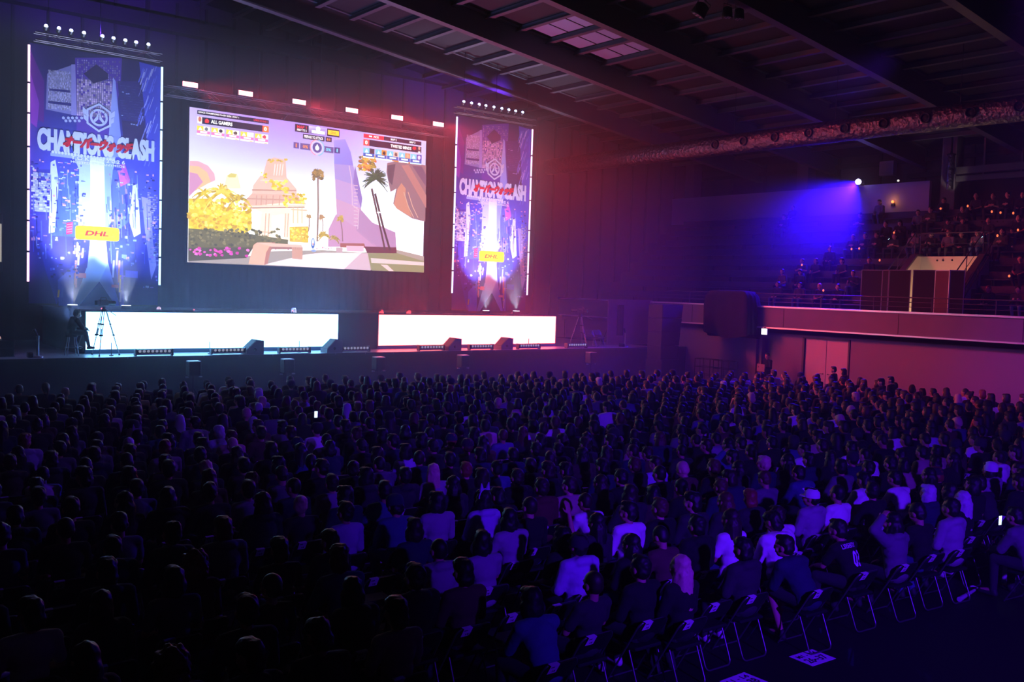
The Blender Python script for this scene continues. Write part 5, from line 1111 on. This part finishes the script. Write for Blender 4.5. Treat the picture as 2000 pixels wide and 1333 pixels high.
# carts and cases by the right wall
cart = empty('wire_cage_cart', None, 'cart')
b = MB()
for x in (-.45, .45):
    for y in (-.3, .3): b.cyl((x, y, .12), (x, y, 1.24), .016, n=8)
b.build('post', dark_metal, cart); b = MB()
for z in (.16, .5, .86, 1.23):
    for y in (-.3, .3): b.cyl((-.45, y, z), (.45, y, z), .012, n=6)
    for x in (-.45, .45): b.cyl((x, -.3, z), (x, .3, z), .012, n=6)
for x in (-.15, .15): b.cyl((x, .3, .16), (x, .3, 1.23), .008, n=6)
b.build('rail', dark_metal, cart); MB().box((-.45, -.3, .12), (.45, .3, .15)).build('deck', M('cart_deck', (70, 60, 70), .8), cart)
for x in (-.38, .38):
    for y in (-.24, .24): MB().cyl((x, y - .02, .06), (x, y + .02, .06), .06, n=12).build('wheel', matte_black, cart)
for i, (y, la) in enumerate(((28.95, 'wire cage cart against the right wall, nearer the stage'), (27.85, 'wire cage cart against the right wall, nearer the exit sign'))):
    w = cart if i == 0 else copy_tree(cart); w.location = (34.6, y, 0); w.rotation_euler = (0, 0, math.radians(90)); tag(w, la, 'cart', 'cage carts by the right wall')
# people on their feet in the wall aisle
AI = figure(make_pose(0, 1, 18, 3, 'side', 'stand')); AF = figure(make_pose(0, -1, 8, 0, 'cross', 'stand', female=True), True)
for (x, y), P_, kw, la in (((31.9, 20.5), AI, dict(top='tee', tc='black', hair='short'), 'person in black standing before the pale double door, shorter hair'), ((31.4, 19.75), AF, dict(top='hood', tc='brown', hair='bob'), 'person with a dark bob standing before the right edge of the double door'), ((28.85, 16.75), AI, dict(top='hood', tc='charcoal', hair='mop'), 'person in charcoal hoodie standing against the purple wall'), ((29.95, 17.05), AI, dict(top='long', tc='black', hair='short'), 'person in black standing against the purple wall, next to the charcoal hoodie')):
    p = person((x, y, 0), math.radians(12), lc='black', scale=.97, P=P_, **kw); p['label'] = la
# staff member with a board by the wall, exit sign
ST = figure(make_pose(0, 0, 20, 4, 'hold', 'stand')); sp = person((34.35, 25.35, 0), math.radians(78), top='long', tc='black', hair='short', lc='black', scale=1.04, P=ST)
sp['label'] = 'person in black standing by the right wall holding a clear board'
bd = empty('board', 'clear board with a red-lit edge held by the standing person in black', 'board', (33.98, 25.42, 1.12), math.radians(78))
b = MB().box((-.24, -.006, -.15), (.24, .006, .17)); b.build('sheet', M('board_sheet', (150, 120, 130), .3), bd); b = MB(); b.cyl((-.2, -.01, .15), (.12, -.01, -.13), .010, n=8); b.build('edge_light_bar', M('red_edge_light', emit=(1, .35, .22), power=2.2), bd)  # glowing bar imitates red light caught along the board's edge
ex = empty('exit_sign', 'small glowing white-green exit sign under the balcony edge', 'sign', (34.9, 25.99, 2.53))
MB().bbox((-.03, -.16, 0), (.03, .16, .28), .01).build('housing', white_trim, ex); MB().box((-.036, -.145, .015), (-.03, .145, .265)).build('lit_panel', M('exit_sign_light', emit=(.86, 1.0, .92), power=3.2), ex)
b = MB(); run = M('exit_green', emit=(.10, .75, .35), power=1.2)
for (p, q, r) in (((-.04, .02, .20), (-.04, .0, .13), .018), ((-.04, .0, .13), (-.04, .05, .06), .014), ((-.04, .0, .13), (-.04, -.05, .07), .014), ((-.04, .02, .18), (-.04, -.04, .14), .011), ((-.04, .02, .18), (-.04, .07, .14), .011)): b.cyl(p, q, r * .5, n=6)
b.ball((-.04, .035, .225), .014, 8, 6); b.build('running_figure', run, ex); MB().box((-.01, -.02, .28), (.01, .02, .34)).build('hanger', dark_metal, ex)
# ------------------------------------------------------------------ balcony
def railing(name, label, pts, h=1.0, n_mid=2, step=2.2, z_up=None):
    o = empty(name, label, 'railing', (0, 0, 0)); b = MB(); pts = [V(p) for p in pts]
    for a, c in zip(pts, pts[1:]):
        b.cyl(a + V((0, 0, h)), c + V((0, 0, h)), .024, n=8)
        for i in range(n_mid): zz = h * (i + 1) / (n_mid + 1); b.cyl(a + V((0, 0, zz)), c + V((0, 0, zz)), .012, n=6)
    b.build('rails', rail_m, o)
    for a, c in zip(pts, pts[1:]):
        n = max(1, int((c - a).length / step))
        for i in range(n + 1):
            if i == 0 and a != pts[0]: continue
            p = a.lerp(c, i / n); MB().cyl(p, p + V((0, 0, h)), .02, n=8).build('post', rail_m, o)
    return o
rail_m = M('dark_rail_paint', (70, 62, 70), .5, .4)
railing('balcony_railing', 'thin dark railing along the top of the balcony parapet', [(35.1, 4, 3.81), (35.1, 33, 3.81)], .55, 2, 2.4)
railing('stairwell_railing', 'railing round the top of the cream-lit stairwell', [(37.3, 22.0, 4.1), (40.0, 22.0, 6.30), (40.45, 22.0, 6.30), (40.45, 19.0, 6.30), (40.0, 19.0, 6.30), (37.3, 19.0, 4.1)], .95, 1, 1.6)
hs = empty('stair_handrail', 'slanting dark handrail in front of the cream stairwell wall', 'railing', (0, 0, 0)); b = MB(); b.cyl((37.0, 18.7, 3.9), (40.1, 18.7, 6.75), .035, n=8); b.cyl((37.0, 18.7, 3.55), (40.1, 18.7, 6.35), .02, n=8); b.build('rails', rail_m, hs)
for t in (0, .33, .66, 1.0): x = 37.0 + 3.1 * t; z = 3.9 + 2.85 * t; MB().cyl((x, 18.7, max(3.0, z - 1.0)), (x, 18.7, z), .022, n=8).build('post', rail_m, hs)
lamp('POINT', (38.6, 20.6, 3.5), None, 150, (1.0, .66, .42), .12)  # added light in place of the unseen corridor doorway
fl = empty('stairwell_fill_lamp', 'added warm fill lamp inside the stairwell for unseen doorway light', 'lamp', (38.6, 20.6, 2.98)); MB().lathe((0, 0, 0), [(.14, 0), (.14, .03), (.02, .05), (.02, .30)], 14).build('stand', black_metal, fl); MB().lathe((0, 0, .28), [(.03, 0), (.09, .02), (.09, .10), (.03, .12)], 14).build('shade', M('fill_lamp_glow', emit=(1, .8, .5), power=5.0), fl)  # added fixture, stands in for the doorway glow
def folding_screen(label, ys, tints):
    o = empty('folding_screen', label, 'partition', (36.3, (ys[0] + ys[-1]) / 2, 2.98)); cy = (ys[0] + ys[-1]) / 2
    for i, (a, c) in enumerate(zip(ys, ys[1:])):
        z = .10 if i % 2 else -.10; p = V((z if i else -.1, a - cy, 0)); q = V((-z if i else .1, c - cy, 0)); d_ = (q - p).normalized(); nrm = V((-d_.y, d_.x, 0))
        def slab(u0, u1, z0, z1, th): P = [p + d_ * u0 - nrm * th, p + d_ * u1 - nrm * th, p + d_ * u1 + nrm * th, p + d_ * u0 + nrm * th]; return [[w + V((0, 0, z0)) for w in P], [w + V((0, 0, z1)) for w in P]]
        L = (q - p).length; b = MB(); b.loft(slab(.03, L - .03, .06, 2.47, .012), 0, False); pn = b.build('panel', tints[i], o)
        b = MB(); b.loft(slab(.0, .03, .0, 2.5, .02), 0, False); b.loft(slab(L - .03, L, .0, 2.5, .02), 0, False); b.loft(slab(0, L, 2.47, 2.5, .02), 0, False); b.build('edge_frame', steel, pn)
    return o
pb = M('partition_black', (9, 8, 10), .8); pr_ = M('partition_dull_red', (66, 36, 42), .7)
folding_screen('three-panel black folding screen on the balcony, nearer the blue spotlight beam', [22.2, 21.35, 20.95, 20.12], [pb, pb, pb]); folding_screen('three-panel folding screen on the balcony with one dull red panel', [19.92, 19.10, 18.42, 17.92], [pb, pr_, pb])
# benches on the tiers
seat_m = M('tier_seat', (46, 44, 78), .7)
for k in range(8):
    x, z = 37.9 + .75 * k, 3.6 + .6 * k
    for (y0, y1, wh_) in ((((22.4, 38.5, 'stage side'), (9, 18.5, 'near side')) if k < 4 else ((9, 38.5, ''),))):
        o = empty('tier_bench', 'long dark bench on the %s balcony tier%s' % (ordinal(k + 1), ', %s of the stairwell' % wh_ if wh_ else ''), 'bench', (x, (y0 + y1) / 2, z), 0, 'benches on the balcony tiers'); h = (y1 - y0) / 2
        MB().bbox((-.18, -h, .38), (.20, h, .43), .01).build('seat', seat_m, o); MB().bbox((.20, -h, .45), (.25, h, .74), .01).build('backrest', seat_m, o)
        b = MB()
        for y in np.arange(-h + .3, h, 1.8): b.box((-.02, y - .02, 0), (.04, y + .02, .38)); b.box((.19, y - .02, 0), (.22, y + .02, .5))
        b.build('bracket', dark_metal, o)
rnd = random.Random(5)
BAL = [(43.15, 25.7, 7.8), (42.4, 26.35, 7.2), (42.4, 23.27, 7.2), (42.4, 22.7, 7.2), (43.15, 22.53, 7.8), (43.15, 20.95, 7.8), (43.15, 20.25, 7.8), (43.15, 19.6, 7.8), (43.15, 18.95, 7.8), (42.4, 21.15, 7.2), (41.65, 24.33, 6.6), (41.65, 23.7, 6.6), (40.9, 25.7, 6.0), (40.9, 25.1, 6.0), (40.9, 24.45, 6.0), (40.9, 23.6, 6.0), (40.9, 22.57, 6.0), (41.65, 21.4, 6.6), (41.65, 20.75, 6.6), (40.9, 21.0, 6.0), (40.9, 20.35, 6.0), (40.9, 18.7, 6.0), (40.9, 21.75, 6.0), (40.9, 19.7, 6.0), (41.65, 19.64, 6.6), (41.65, 18.4, 6.6), (39.4, 23.83, 4.8), (38.65, 24.11, 4.2), (39.4, 17.22, 4.8), (42.4, 30.8, 7.2), (43.15, 30.73, 7.8), (40.15, 26.36, 5.4), (39.4, 25.23, 4.8), (39.4, 27.4, 4.8), (39.4, 26.63, 4.8), (38.65, 26.91, 4.2), (38.65, 27.94, 4.2), (37.9, 27.63, 3.6), (37.9, 26.4, 3.6), (37.9, 25.2, 3.6), (37.9, 24.3, 3.6), (37.9, 17.73, 3.6), (37.9, 16.58, 3.6)]
byt = {}
for q in BAL: byt.setdefault(round(q[2], 1), []).append(q)
for q in BAL:
    lst = sorted(byt[round(q[2], 1)], key=lambda a: -a[1]); i = lst.index(q) + 1; kw = spec_for(); kw['pose'] = rnd.choice(['up', 'fem', 'away', 'turn', 'phone', 'lean', 'back']); kw.pop('hat', None)
    if kw['tc'] in ('white', 'light grey', 'beige', 'pink', 'lavender'): kw['tc'] = rnd.choice(['grey', 'brown', 'charcoal'])
    p = person((q[0] + .03, q[1], q[2] - .02), math.radians(90 + rnd.uniform(-8, 14)), **kw)
    p['label'] = 'person in %s %s on the %s balcony tier, %s along from the stage' % (kw['tc'], TOPN[kw['top']], ordinal(int(round((q[2] - 3.0) / .6))), ordinal(i)); p['group'] = 'spectators on the balcony tiers'
# glowing sticks and phones held up there
org = M('orange_stick_glow', emit=(1, .16, .05), power=1.6); ph = M('phone_glow', emit=(.5, .85, 1.0), power=3.5)
def on_tier(px, py):
    best = None
    for k in range(8):
        X = 37.55 + .75 * k; d_ = _f + _r * ((px - 1000) / F_PX) - _u * ((py - 666.5) / F_PX); t = X / d_.x; p = V((X, d_.y * t, CAM_Z + d_.z * t)); e = abs(p.z - (3.6 + .6 * k + .85))
        if best is None or e < best[0]: best = (e, p, k)
    return best[1], best[2]
sticks = ((1837, 409), (1890, 404), (1937, 415), (1954, 417), (1979, 418), (1746, 456), (1663, 488), (1678, 487), (1718, 510), (1948, 462), (1988, 451), (1971, 541), (1608, 569), (1566, 519))
ks = {}
for px, py in sticks:
    p, k = on_tier(px, py); ks.setdefault(k, []).append(p)
for k, L in ks.items():
    for i, p in enumerate(sorted(L, key=lambda a: -a.y)):
        o = empty('light_stick', 'small glowing orange stick held on the %s balcony tier, %s along from the stage' % (ordinal(k + 1), ordinal(i + 1)), 'light stick', p, 0, 'orange light sticks on the balcony'); b = MB(); b.cyl((0, 0, -.12), (0, 0, -.02), .016, n=8); b.build('grip', black_metal, o); b = MB(); b.ball((0, 0, .03), (.04, .04, .055), 10, 8); b.build('bulb', org, o)
for (px, py), la in (((1734, 467), 'bright pale phone screen lit among the spectators left of the stairwell'), ((1916, 463), 'bright pale phone screen lit behind the stairwell railing')):
    p, k = on_tier(px, py); o = empty('phone', la, 'phone', p, math.radians(90)); MB().bbox((-.04, -.006, -.075), (.04, .006, .075), .005).build('body', matte_black, o, (0, 0, 0), (math.radians(60), 0, 0)); MB().box((-.05, -.009, -.055), (.05, -.006, .055)).build('screen', ph, o, (0, 0, 0), (math.radians(60), 0, 0))
# phones glowing in the seated crowd
for (px, py), la, z in (((1953, 1017), 'phone shining white in the hands at the end of the last row', .95), ((1613, 871), 'phone shining blue-white in the middle of the right-hand rows', .95), ((617, 810), 'phone with lit camera light held up in the front left rows', 1.3), ((1502, 885), 'small orange light stick glowing among the right-hand rows', 1.0)):
    p = pix_z(px, py, z); o = empty('phone' if 'phone' in la else 'light_stick', la, 'phone' if 'phone' in la else 'light stick', p, rnd.uniform(-.4, .4))
    if 'phone' in la: MB().bbox((-.038, -.004, -.075), (.038, .006, .075), .005).build('body', matte_black, o); MB().box((-.033, -.006, -.068), (.033, -.004, .068)).build('screen', ph, o)
    else: MB().cyl((0, 0, -.1), (0, 0, 0), .015, n=8).build('grip', black_metal, o); MB().ball((0, 0, .04), (.025, .025, .05), 8, 6).build('bulb', org, o)
# moving head spot on the gallery parapet, second smaller lamp, orange wall lamp
ml = empty('moving_spotlight', 'blue moving spotlight glaring on the gallery parapet above the tiers', 'spotlight', (43.9, 27.3, 10.03)); aim = (V((23, 24.5, 0)) - V((43.6, 27.3, 10.15))).normalized()
MB().bbox((-.16, -.18, 0), (.16, .18, .05), .01).build('base', black_metal, ml); b = MB(); b.tube([(0, -.2, .05), (0, -.22, .2), (0, -.2, .24)], .02); b.tube([(0, .2, .05), (0, .22, .2), (0, .2, .24)], .02); b.build('yoke', black_metal, ml)
c0 = V((-.02, 0, .24)); b = MB(); b.cyl(c0 - aim * .2, c0 + aim * .12, .14, .17, 18); b.build('head', black_metal, ml); b = MB(); b.ball(c0 + aim * .14, .14, 20, 12); b.build('lens', M('spot_lens_glow', emit=(.62, .55, 1.0), power=22.0), ml)
ml2 = empty('work_light', 'small pale work light on the gallery parapet right of the blue spotlight', 'lamp', (44.0, 25.24, 10.03)); MB().box((-.05, -.05, 0), (.05, .05, .06)).build('base', black_metal, ml2); MB().ball((-.03, 0, .11), .055, 10, 8).build('bulb', M('work_light_glow', emit=(.9, .85, .8), power=1.2), ml2)
ol = empty('wall_lamp', 'orange lamp glowing on the gallery parapet face', 'lamp', (43.93, 25.42, 9.05)); MB().bbox((-.06, -.09, -.16), (.02, .09, -.02), .01).build('housing', black_metal, ol); MB().ball((-.05, 0, .06), .07, 10, 8).build('bulb', M('orange_wall_lamp', emit=(1, .22, .04), power=2.5), ol); lamp('POINT', (43.7, 25.42, 9.12), None, 4, (1, .4, .1), .06)
bx_ = empty('control_box', 'pale control box mounted on the upper right wall behind the gallery', 'box', (46.1, 27.0, 11.0)); MB().bbox((-.3, -.4, -.3), (.05, .4, .45), .02).build('body', M('control_box_paint', (180, 166, 180), .7), bx_); MB().box((-.31, -.3, -.2), (-.30, .3, .35)).build('door', M('control_box_door', (166, 152, 166), .7), bx_)
# silver foil pipe and the long foil-wrapped air duct with round nozzles
def foil():
    m = M('silver_foil', (104, 98, 108), .34, .95); nt = m.node_tree; b_ = nt.nodes['Principled BSDF']; tc = nt.nodes.new('ShaderNodeTexCoord'); vo = nt.nodes.new('ShaderNodeTexVoronoi'); vo.inputs['Scale'].default_value = 6.5; nz = nt.nodes.new('ShaderNodeTexNoise'); nz.inputs['Scale'].default_value = 15; nz.inputs['Detail'].default_value = 6
    mx = nt.nodes.new('ShaderNodeMath'); bp = nt.nodes.new('ShaderNodeBump'); bp.inputs['Strength'].default_value = .8; bp.inputs['Distance'].default_value = .05
    nt.links.new(tc.outputs['Object'], vo.inputs['Vector']); nt.links.new(tc.outputs['Object'], nz.inputs['Vector']); nt.links.new(vo.outputs['Distance'], mx.inputs[0]); nt.links.new(nz.outputs['Fac'], mx.inputs[1]); nt.links.new(mx.outputs[0], bp.inputs['Height']); nt.links.new(bp.outputs['Normal'], b_.inputs['Normal']); return m
fm = foil()
du = empty('air_duct', 'long silver foil-wrapped air duct with round nozzles under the roof on the right', 'duct', (33.45, 24, 10.85)); b = MB(); rg = random.Random(2); rings = []
for i in range(91):
    y = -14 + 29.5 * i / 90; r = .43 + rg.uniform(-.012, .012); rings.append([(r * .92 * math.cos(2 * math.pi * k / 22), y, r * math.sin(2 * math.pi * k / 22) + .0016 * max(0, y - 4) ** 2 * .0) for k in range(22)])
b.loft(rings, 0, True); b.build('duct_body', fm, du)
for y in (27.7, 26.15, 24.55, 22.93, 21.31, 19.68, 18.04, 16.4, 14.77, 13.2):
    b = MB(); b.lathe((-.36, y - 24, .0), [(.20, 0), (.19, -.10), (.165, -.12), (.155, -.10), (.12, -.02), (.0, .0)], 20, 0, 'X'); n_ = b.build('nozzle', dark_metal, du, (0, 0, 0)); b = MB(); b.lathe((-.385, y - 24, 0), [(.11, 0), (.06, -.03), (0, -.03)], 14, 0, 'X'); b.build('nozzle_core', matte_black, n_)
b = MB()
for y in (-12, -7, -2, 3, 8, 13): b.cyl((0, y, .43), (0, y, ROOF(33.45) - 10.85 - .02), .012, n=6)
b.build('hanger_rod', dark_metal, du)
sp_ = empty('foil_pipe', 'short silver foil pipe hanging beside the dark gallery recess', 'pipe', (44.0, 22.65, 9.55)); b = MB(); rg = random.Random(6); b.loft([[(.16 * math.cos(2 * math.pi * k / 14) * (1 + rg.uniform(-.08, .08)), -.02 * i / 10 + .15 * math.sin(2 * math.pi * k / 14), 1.62 * i / 10) for k in range(14)] for i in range(11)], 0, True); b.build('pipe', fm, sp_); MB().lathe((0, 0, 1.6), [(.2, 0), (.2, .06), (.05, .1), (.05, 1.10)], 14).build('collar', dark_metal, sp_)
lamp('SPOT', (43.4, 22.2, 8.6), (44.0, 22.65, 10.2), 70, (1, .9, .7), .05, 50)  # added warm spot without a fixture, brightens the foil pipe
# black cloth over equipment on the balcony edge
bc = empty('covered_equipment', 'bulky equipment under black cloth hanging over the balcony edge', 'cloth cover', (34.75, 27.75, 0)); b = MB(); n = 64; rg = random.Random(8); rings = []
for j, z in enumerate((2.30, 2.7, 3.2, 3.8, 4.2, 4.42, 4.46)):
    ring = []
    for i in range(n):
        a = 2 * math.pi * i / n; c_, s_ = math.cos(a), math.sin(a); q = max(abs(c_), abs(s_)) ** .8; k = 1.0 - (.0 if j < 4 else (.06, .22, .6)[j - 4]); w = .03 * math.sin(a * 13 + j * .3) * (1.2 - j * .15)
        zz = z + (.22 * (.5 + .5 * math.sin(a * 3 + 1)) if j == 0 else 0); ring.append(((.52 + w) * c_ / q * k, (1.32 + w) * s_ / q * k, zz))
    rings.append(ring)
b.loft(rings, 0, True); b.build('cloth', drape_black, bc); MB().box((-.15, -1.0, 3.7), (.35, 1.0, 4.3)).build('case', matte_black, bc)
# ceiling lamps in view
pc = empty('ceiling_can_light', None, 'lamp'); b = MB(); b.lathe((0, 0, 0), [(.10, .42), (.21, .36), (.24, .1), (.25, 0), (.235, 0)], 20); b.build('can', matte_black, pc); b = MB(); b.lathe((0, 0, .02), [(.23, 0), (.0, .02)], 20)
for a in range(7):
    r_ = 0 if a == 0 else .14; b.ball((r_ * math.cos(a * 1.047), r_ * math.sin(a * 1.047), .01), (.05, .05, .02), 10, 6)
b.build('lens_cluster', M('can_lens', (190, 150, 170), .15, .3), pc); b = MB(); b.tube([(-.26, 0, .2), (-.27, 0, .5), (.27, 0, .5), (.26, 0, .2)], .014); b.cyl((0, 0, .5), (0, 0, 1.4), .015, n=6); b.build('bracket', dark_metal, pc)
for i, (x, y, z, ry, la) in enumerate(((23.6, 20.75, 13.15, 18, 'round seven-lens can light hanging under the roof, top of the view'), (24.35, 20.15, 13.1, 0, 'dark can light under the roof, left one of the close pair'), (24.75, 20.0, 13.1, 0, 'dark can light under the roof, right one of the close pair'))):
    w = pc if i == 0 else copy_tree(pc); w.location = (x, y, z); w.rotation_euler = (math.radians(25 if i == 0 else 0), math.radians(ry), 0); w.scale = (1, 1, 1) if i == 0 else (.7, .7, .85); tag(w, la, 'lamp')
# players seated in the pit behind the panel walls, only the tops of their heads showing
for i, (x, tc, hc, la) in enumerate(((15.8, 'light grey', 'silver', 'person with pale hair seated low behind the blue-lit panel wall'), (19.6, 'maroon', 'dark brown', 'person seated behind the reddish panel wall, left one'), (20.9, 'maroon', 'black', 'person seated behind the reddish panel wall, right one'))):
    p = person((x, 33.25, 1.9), math.radians(180), 'up', 'tee', tc, 'short', hc, 1.0); p['label'] = la
    c = copy_tree(chair0); c.location = (x, 33.25, 1.9); c.rotation_euler = (0, 0, math.pi); tag(c, 'folding chair behind the panel wall under the %s' % ('pale-haired person' if i == 0 else ('left of two seated persons' if i == 1 else 'right of two seated persons')), 'chair', 'chairs behind the panel walls')
# floor paper signs and bag on the aisle
for i, (P4, lines, la) in enumerate((([(1541, 1283), (1587, 1268.5), (1632, 1287), (1587, 1302)], ('M1 - M4', '26~37'), 'white paper sign with handwritten row numbers taped to the aisle floor'), ([(1406, 1331), (1454, 1313.5), (1500, 1333), (1452, 1352)], ('L1 - L4', '27~38'), 'white paper sign at the bottom edge, nearer the camera than the other floor sign'))):
    q = [pix_z(px, py, .004) for px, py in P4]; c = sum(q, V()) / 4; ux = (q[1] - q[0] + q[2] - q[3]) / 2; uy = (q[0] - q[3] + q[1] - q[2]) / 2; L, Wd = ux.length, uy.length; o = empty('floor_sign', la, 'sign', (c.x, c.y, 0), math.atan2(ux.y, ux.x))
    MB().box((-L / 2, -Wd / 2, .001), (L / 2, Wd / 2, .004)).build('sheet', paper, o); b = MB()
    for body, v0, v1 in ((lines[0], .14, .36), (lines[1], -.34, .04)):
        vs, f_s = text_shape(body, .03); b.add([((u - .5) * L * .78, (v0 + (v1 - v0) * v) * Wd, .0055) for u, v in vs], f_s)
    b.build('handwriting', ink, o)
p = pix_z(1970, 1135, 0); wb = empty('paper_bag', 'white paper bag on the floor behind the last chair at the right', 'bag', (p.x, p.y, 0), .3)
b = MB(); b.loft([[(-.17, -.08, 0), (.17, -.08, 0), (.17, .08, 0), (-.17, .08, 0)], [(-.18, -.06, .38), (.18, -.06, .38), (.18, .06, .38), (-.18, .06, .38)]], 0, False); b.build('body', paper, wb)
for s in (-1, 1): MB().tube([(-.06, s * .055, .37), (-.05, s * .055, .46), (.05, s * .055, .46), (.06, s * .055, .37)], .006).build('handle', ink, wb)
p = pix_z(1890, 1168, .0); ub = empty('umbrella', 'folded clear-wrapped umbrella lying on the floor behind the last row', 'umbrella', (p.x, p.y, .05), math.radians(8)); b = MB(); b.cyl((-.35, 0, 0), (.28, 0, 0), .035, .02, 12); b.build('canopy', M('wrapped_umbrella', (186, 184, 196), .3), ub); b = MB(); b.tube([(.28, 0, 0), (.42, 0, 0), (.47, .03, 0), (.47, .08, 0), (.42, .10, 0)], .011); b.build('handle', M('umbrella_handle', (210, 208, 214), .4), ub)

# ------------------------------------------------------------------ stage haze hanging in the hall
def haze(name, a, b_, dens, label):
    o = MB().box(a, b_).build(name, []); m = bpy.data.materials.new(name); m.use_nodes = True; nt = m.node_tree; nt.nodes.remove(nt.nodes['Principled BSDF'])
    v = nt.nodes.new('ShaderNodeVolumeScatter'); v.inputs['Density'].default_value = dens; v.inputs['Anisotropy'].default_value = 0.25; v.inputs['Color'].default_value = (1, 1, 1, 1)
    nt.links.new(v.outputs[0], nt.nodes['Material Output'].inputs['Volume']); o.data.materials.append(m); tag(o, label, 'haze', None, 'stuff'); return o
haze('haze', (-11.5, -9.5, .02), (46.05, 39.3, 11.9), .0024, 'thin haze filling the whole hall and catching the light beams')
haze('stage_haze', (-2, 24, .03), (28.5, 39.2, 12.2), .0125, 'thicker stage fog glowing round the lit panel walls and screens')

def puff(name, c, r, dens, label):
    """soft-edged ball of smoke"""
    o = MB().ball((0, 0, 0), 1.0, 24, 14).build(name, [], None, c); o.scale = r; m = bpy.data.materials.new(name); m.use_nodes = True; nt = m.node_tree; nt.nodes.remove(nt.nodes['Principled BSDF'])
    v = nt.nodes.new('ShaderNodeVolumeScatter'); v.inputs['Anisotropy'].default_value = 0.25; tc = nt.nodes.new('ShaderNodeTexCoord'); ln = nt.nodes.new('ShaderNodeVectorMath'); ln.operation = 'LENGTH'; mr = nt.nodes.new('ShaderNodeMapRange')
    mr.interpolation_type = 'SMOOTHSTEP'; mr.inputs['From Min'].default_value = 0.0; mr.inputs['From Max'].default_value = 0.97; mr.inputs['To Min'].default_value = dens; mr.inputs['To Max'].default_value = 0.0
    nt.links.new(tc.outputs['Object'], ln.inputs[0]); nt.links.new(ln.outputs['Value'], mr.inputs['Value']); nt.links.new(mr.outputs['Result'], v.inputs['Density']); nt.links.new(v.outputs[0], nt.nodes['Material Output'].inputs['Volume'])
    o.data.materials.append(m); tag(o, label, 'haze', None, 'stuff'); return o
puff('glow_boost_smoke', (41.3, 28.3, 8.6), (7.2, 7.2, 5.5), .055, 'soft smoke ball added to strengthen the glow of the blue moving spotlight')  # added smoke ball, raises the glow close to the blue spotlight
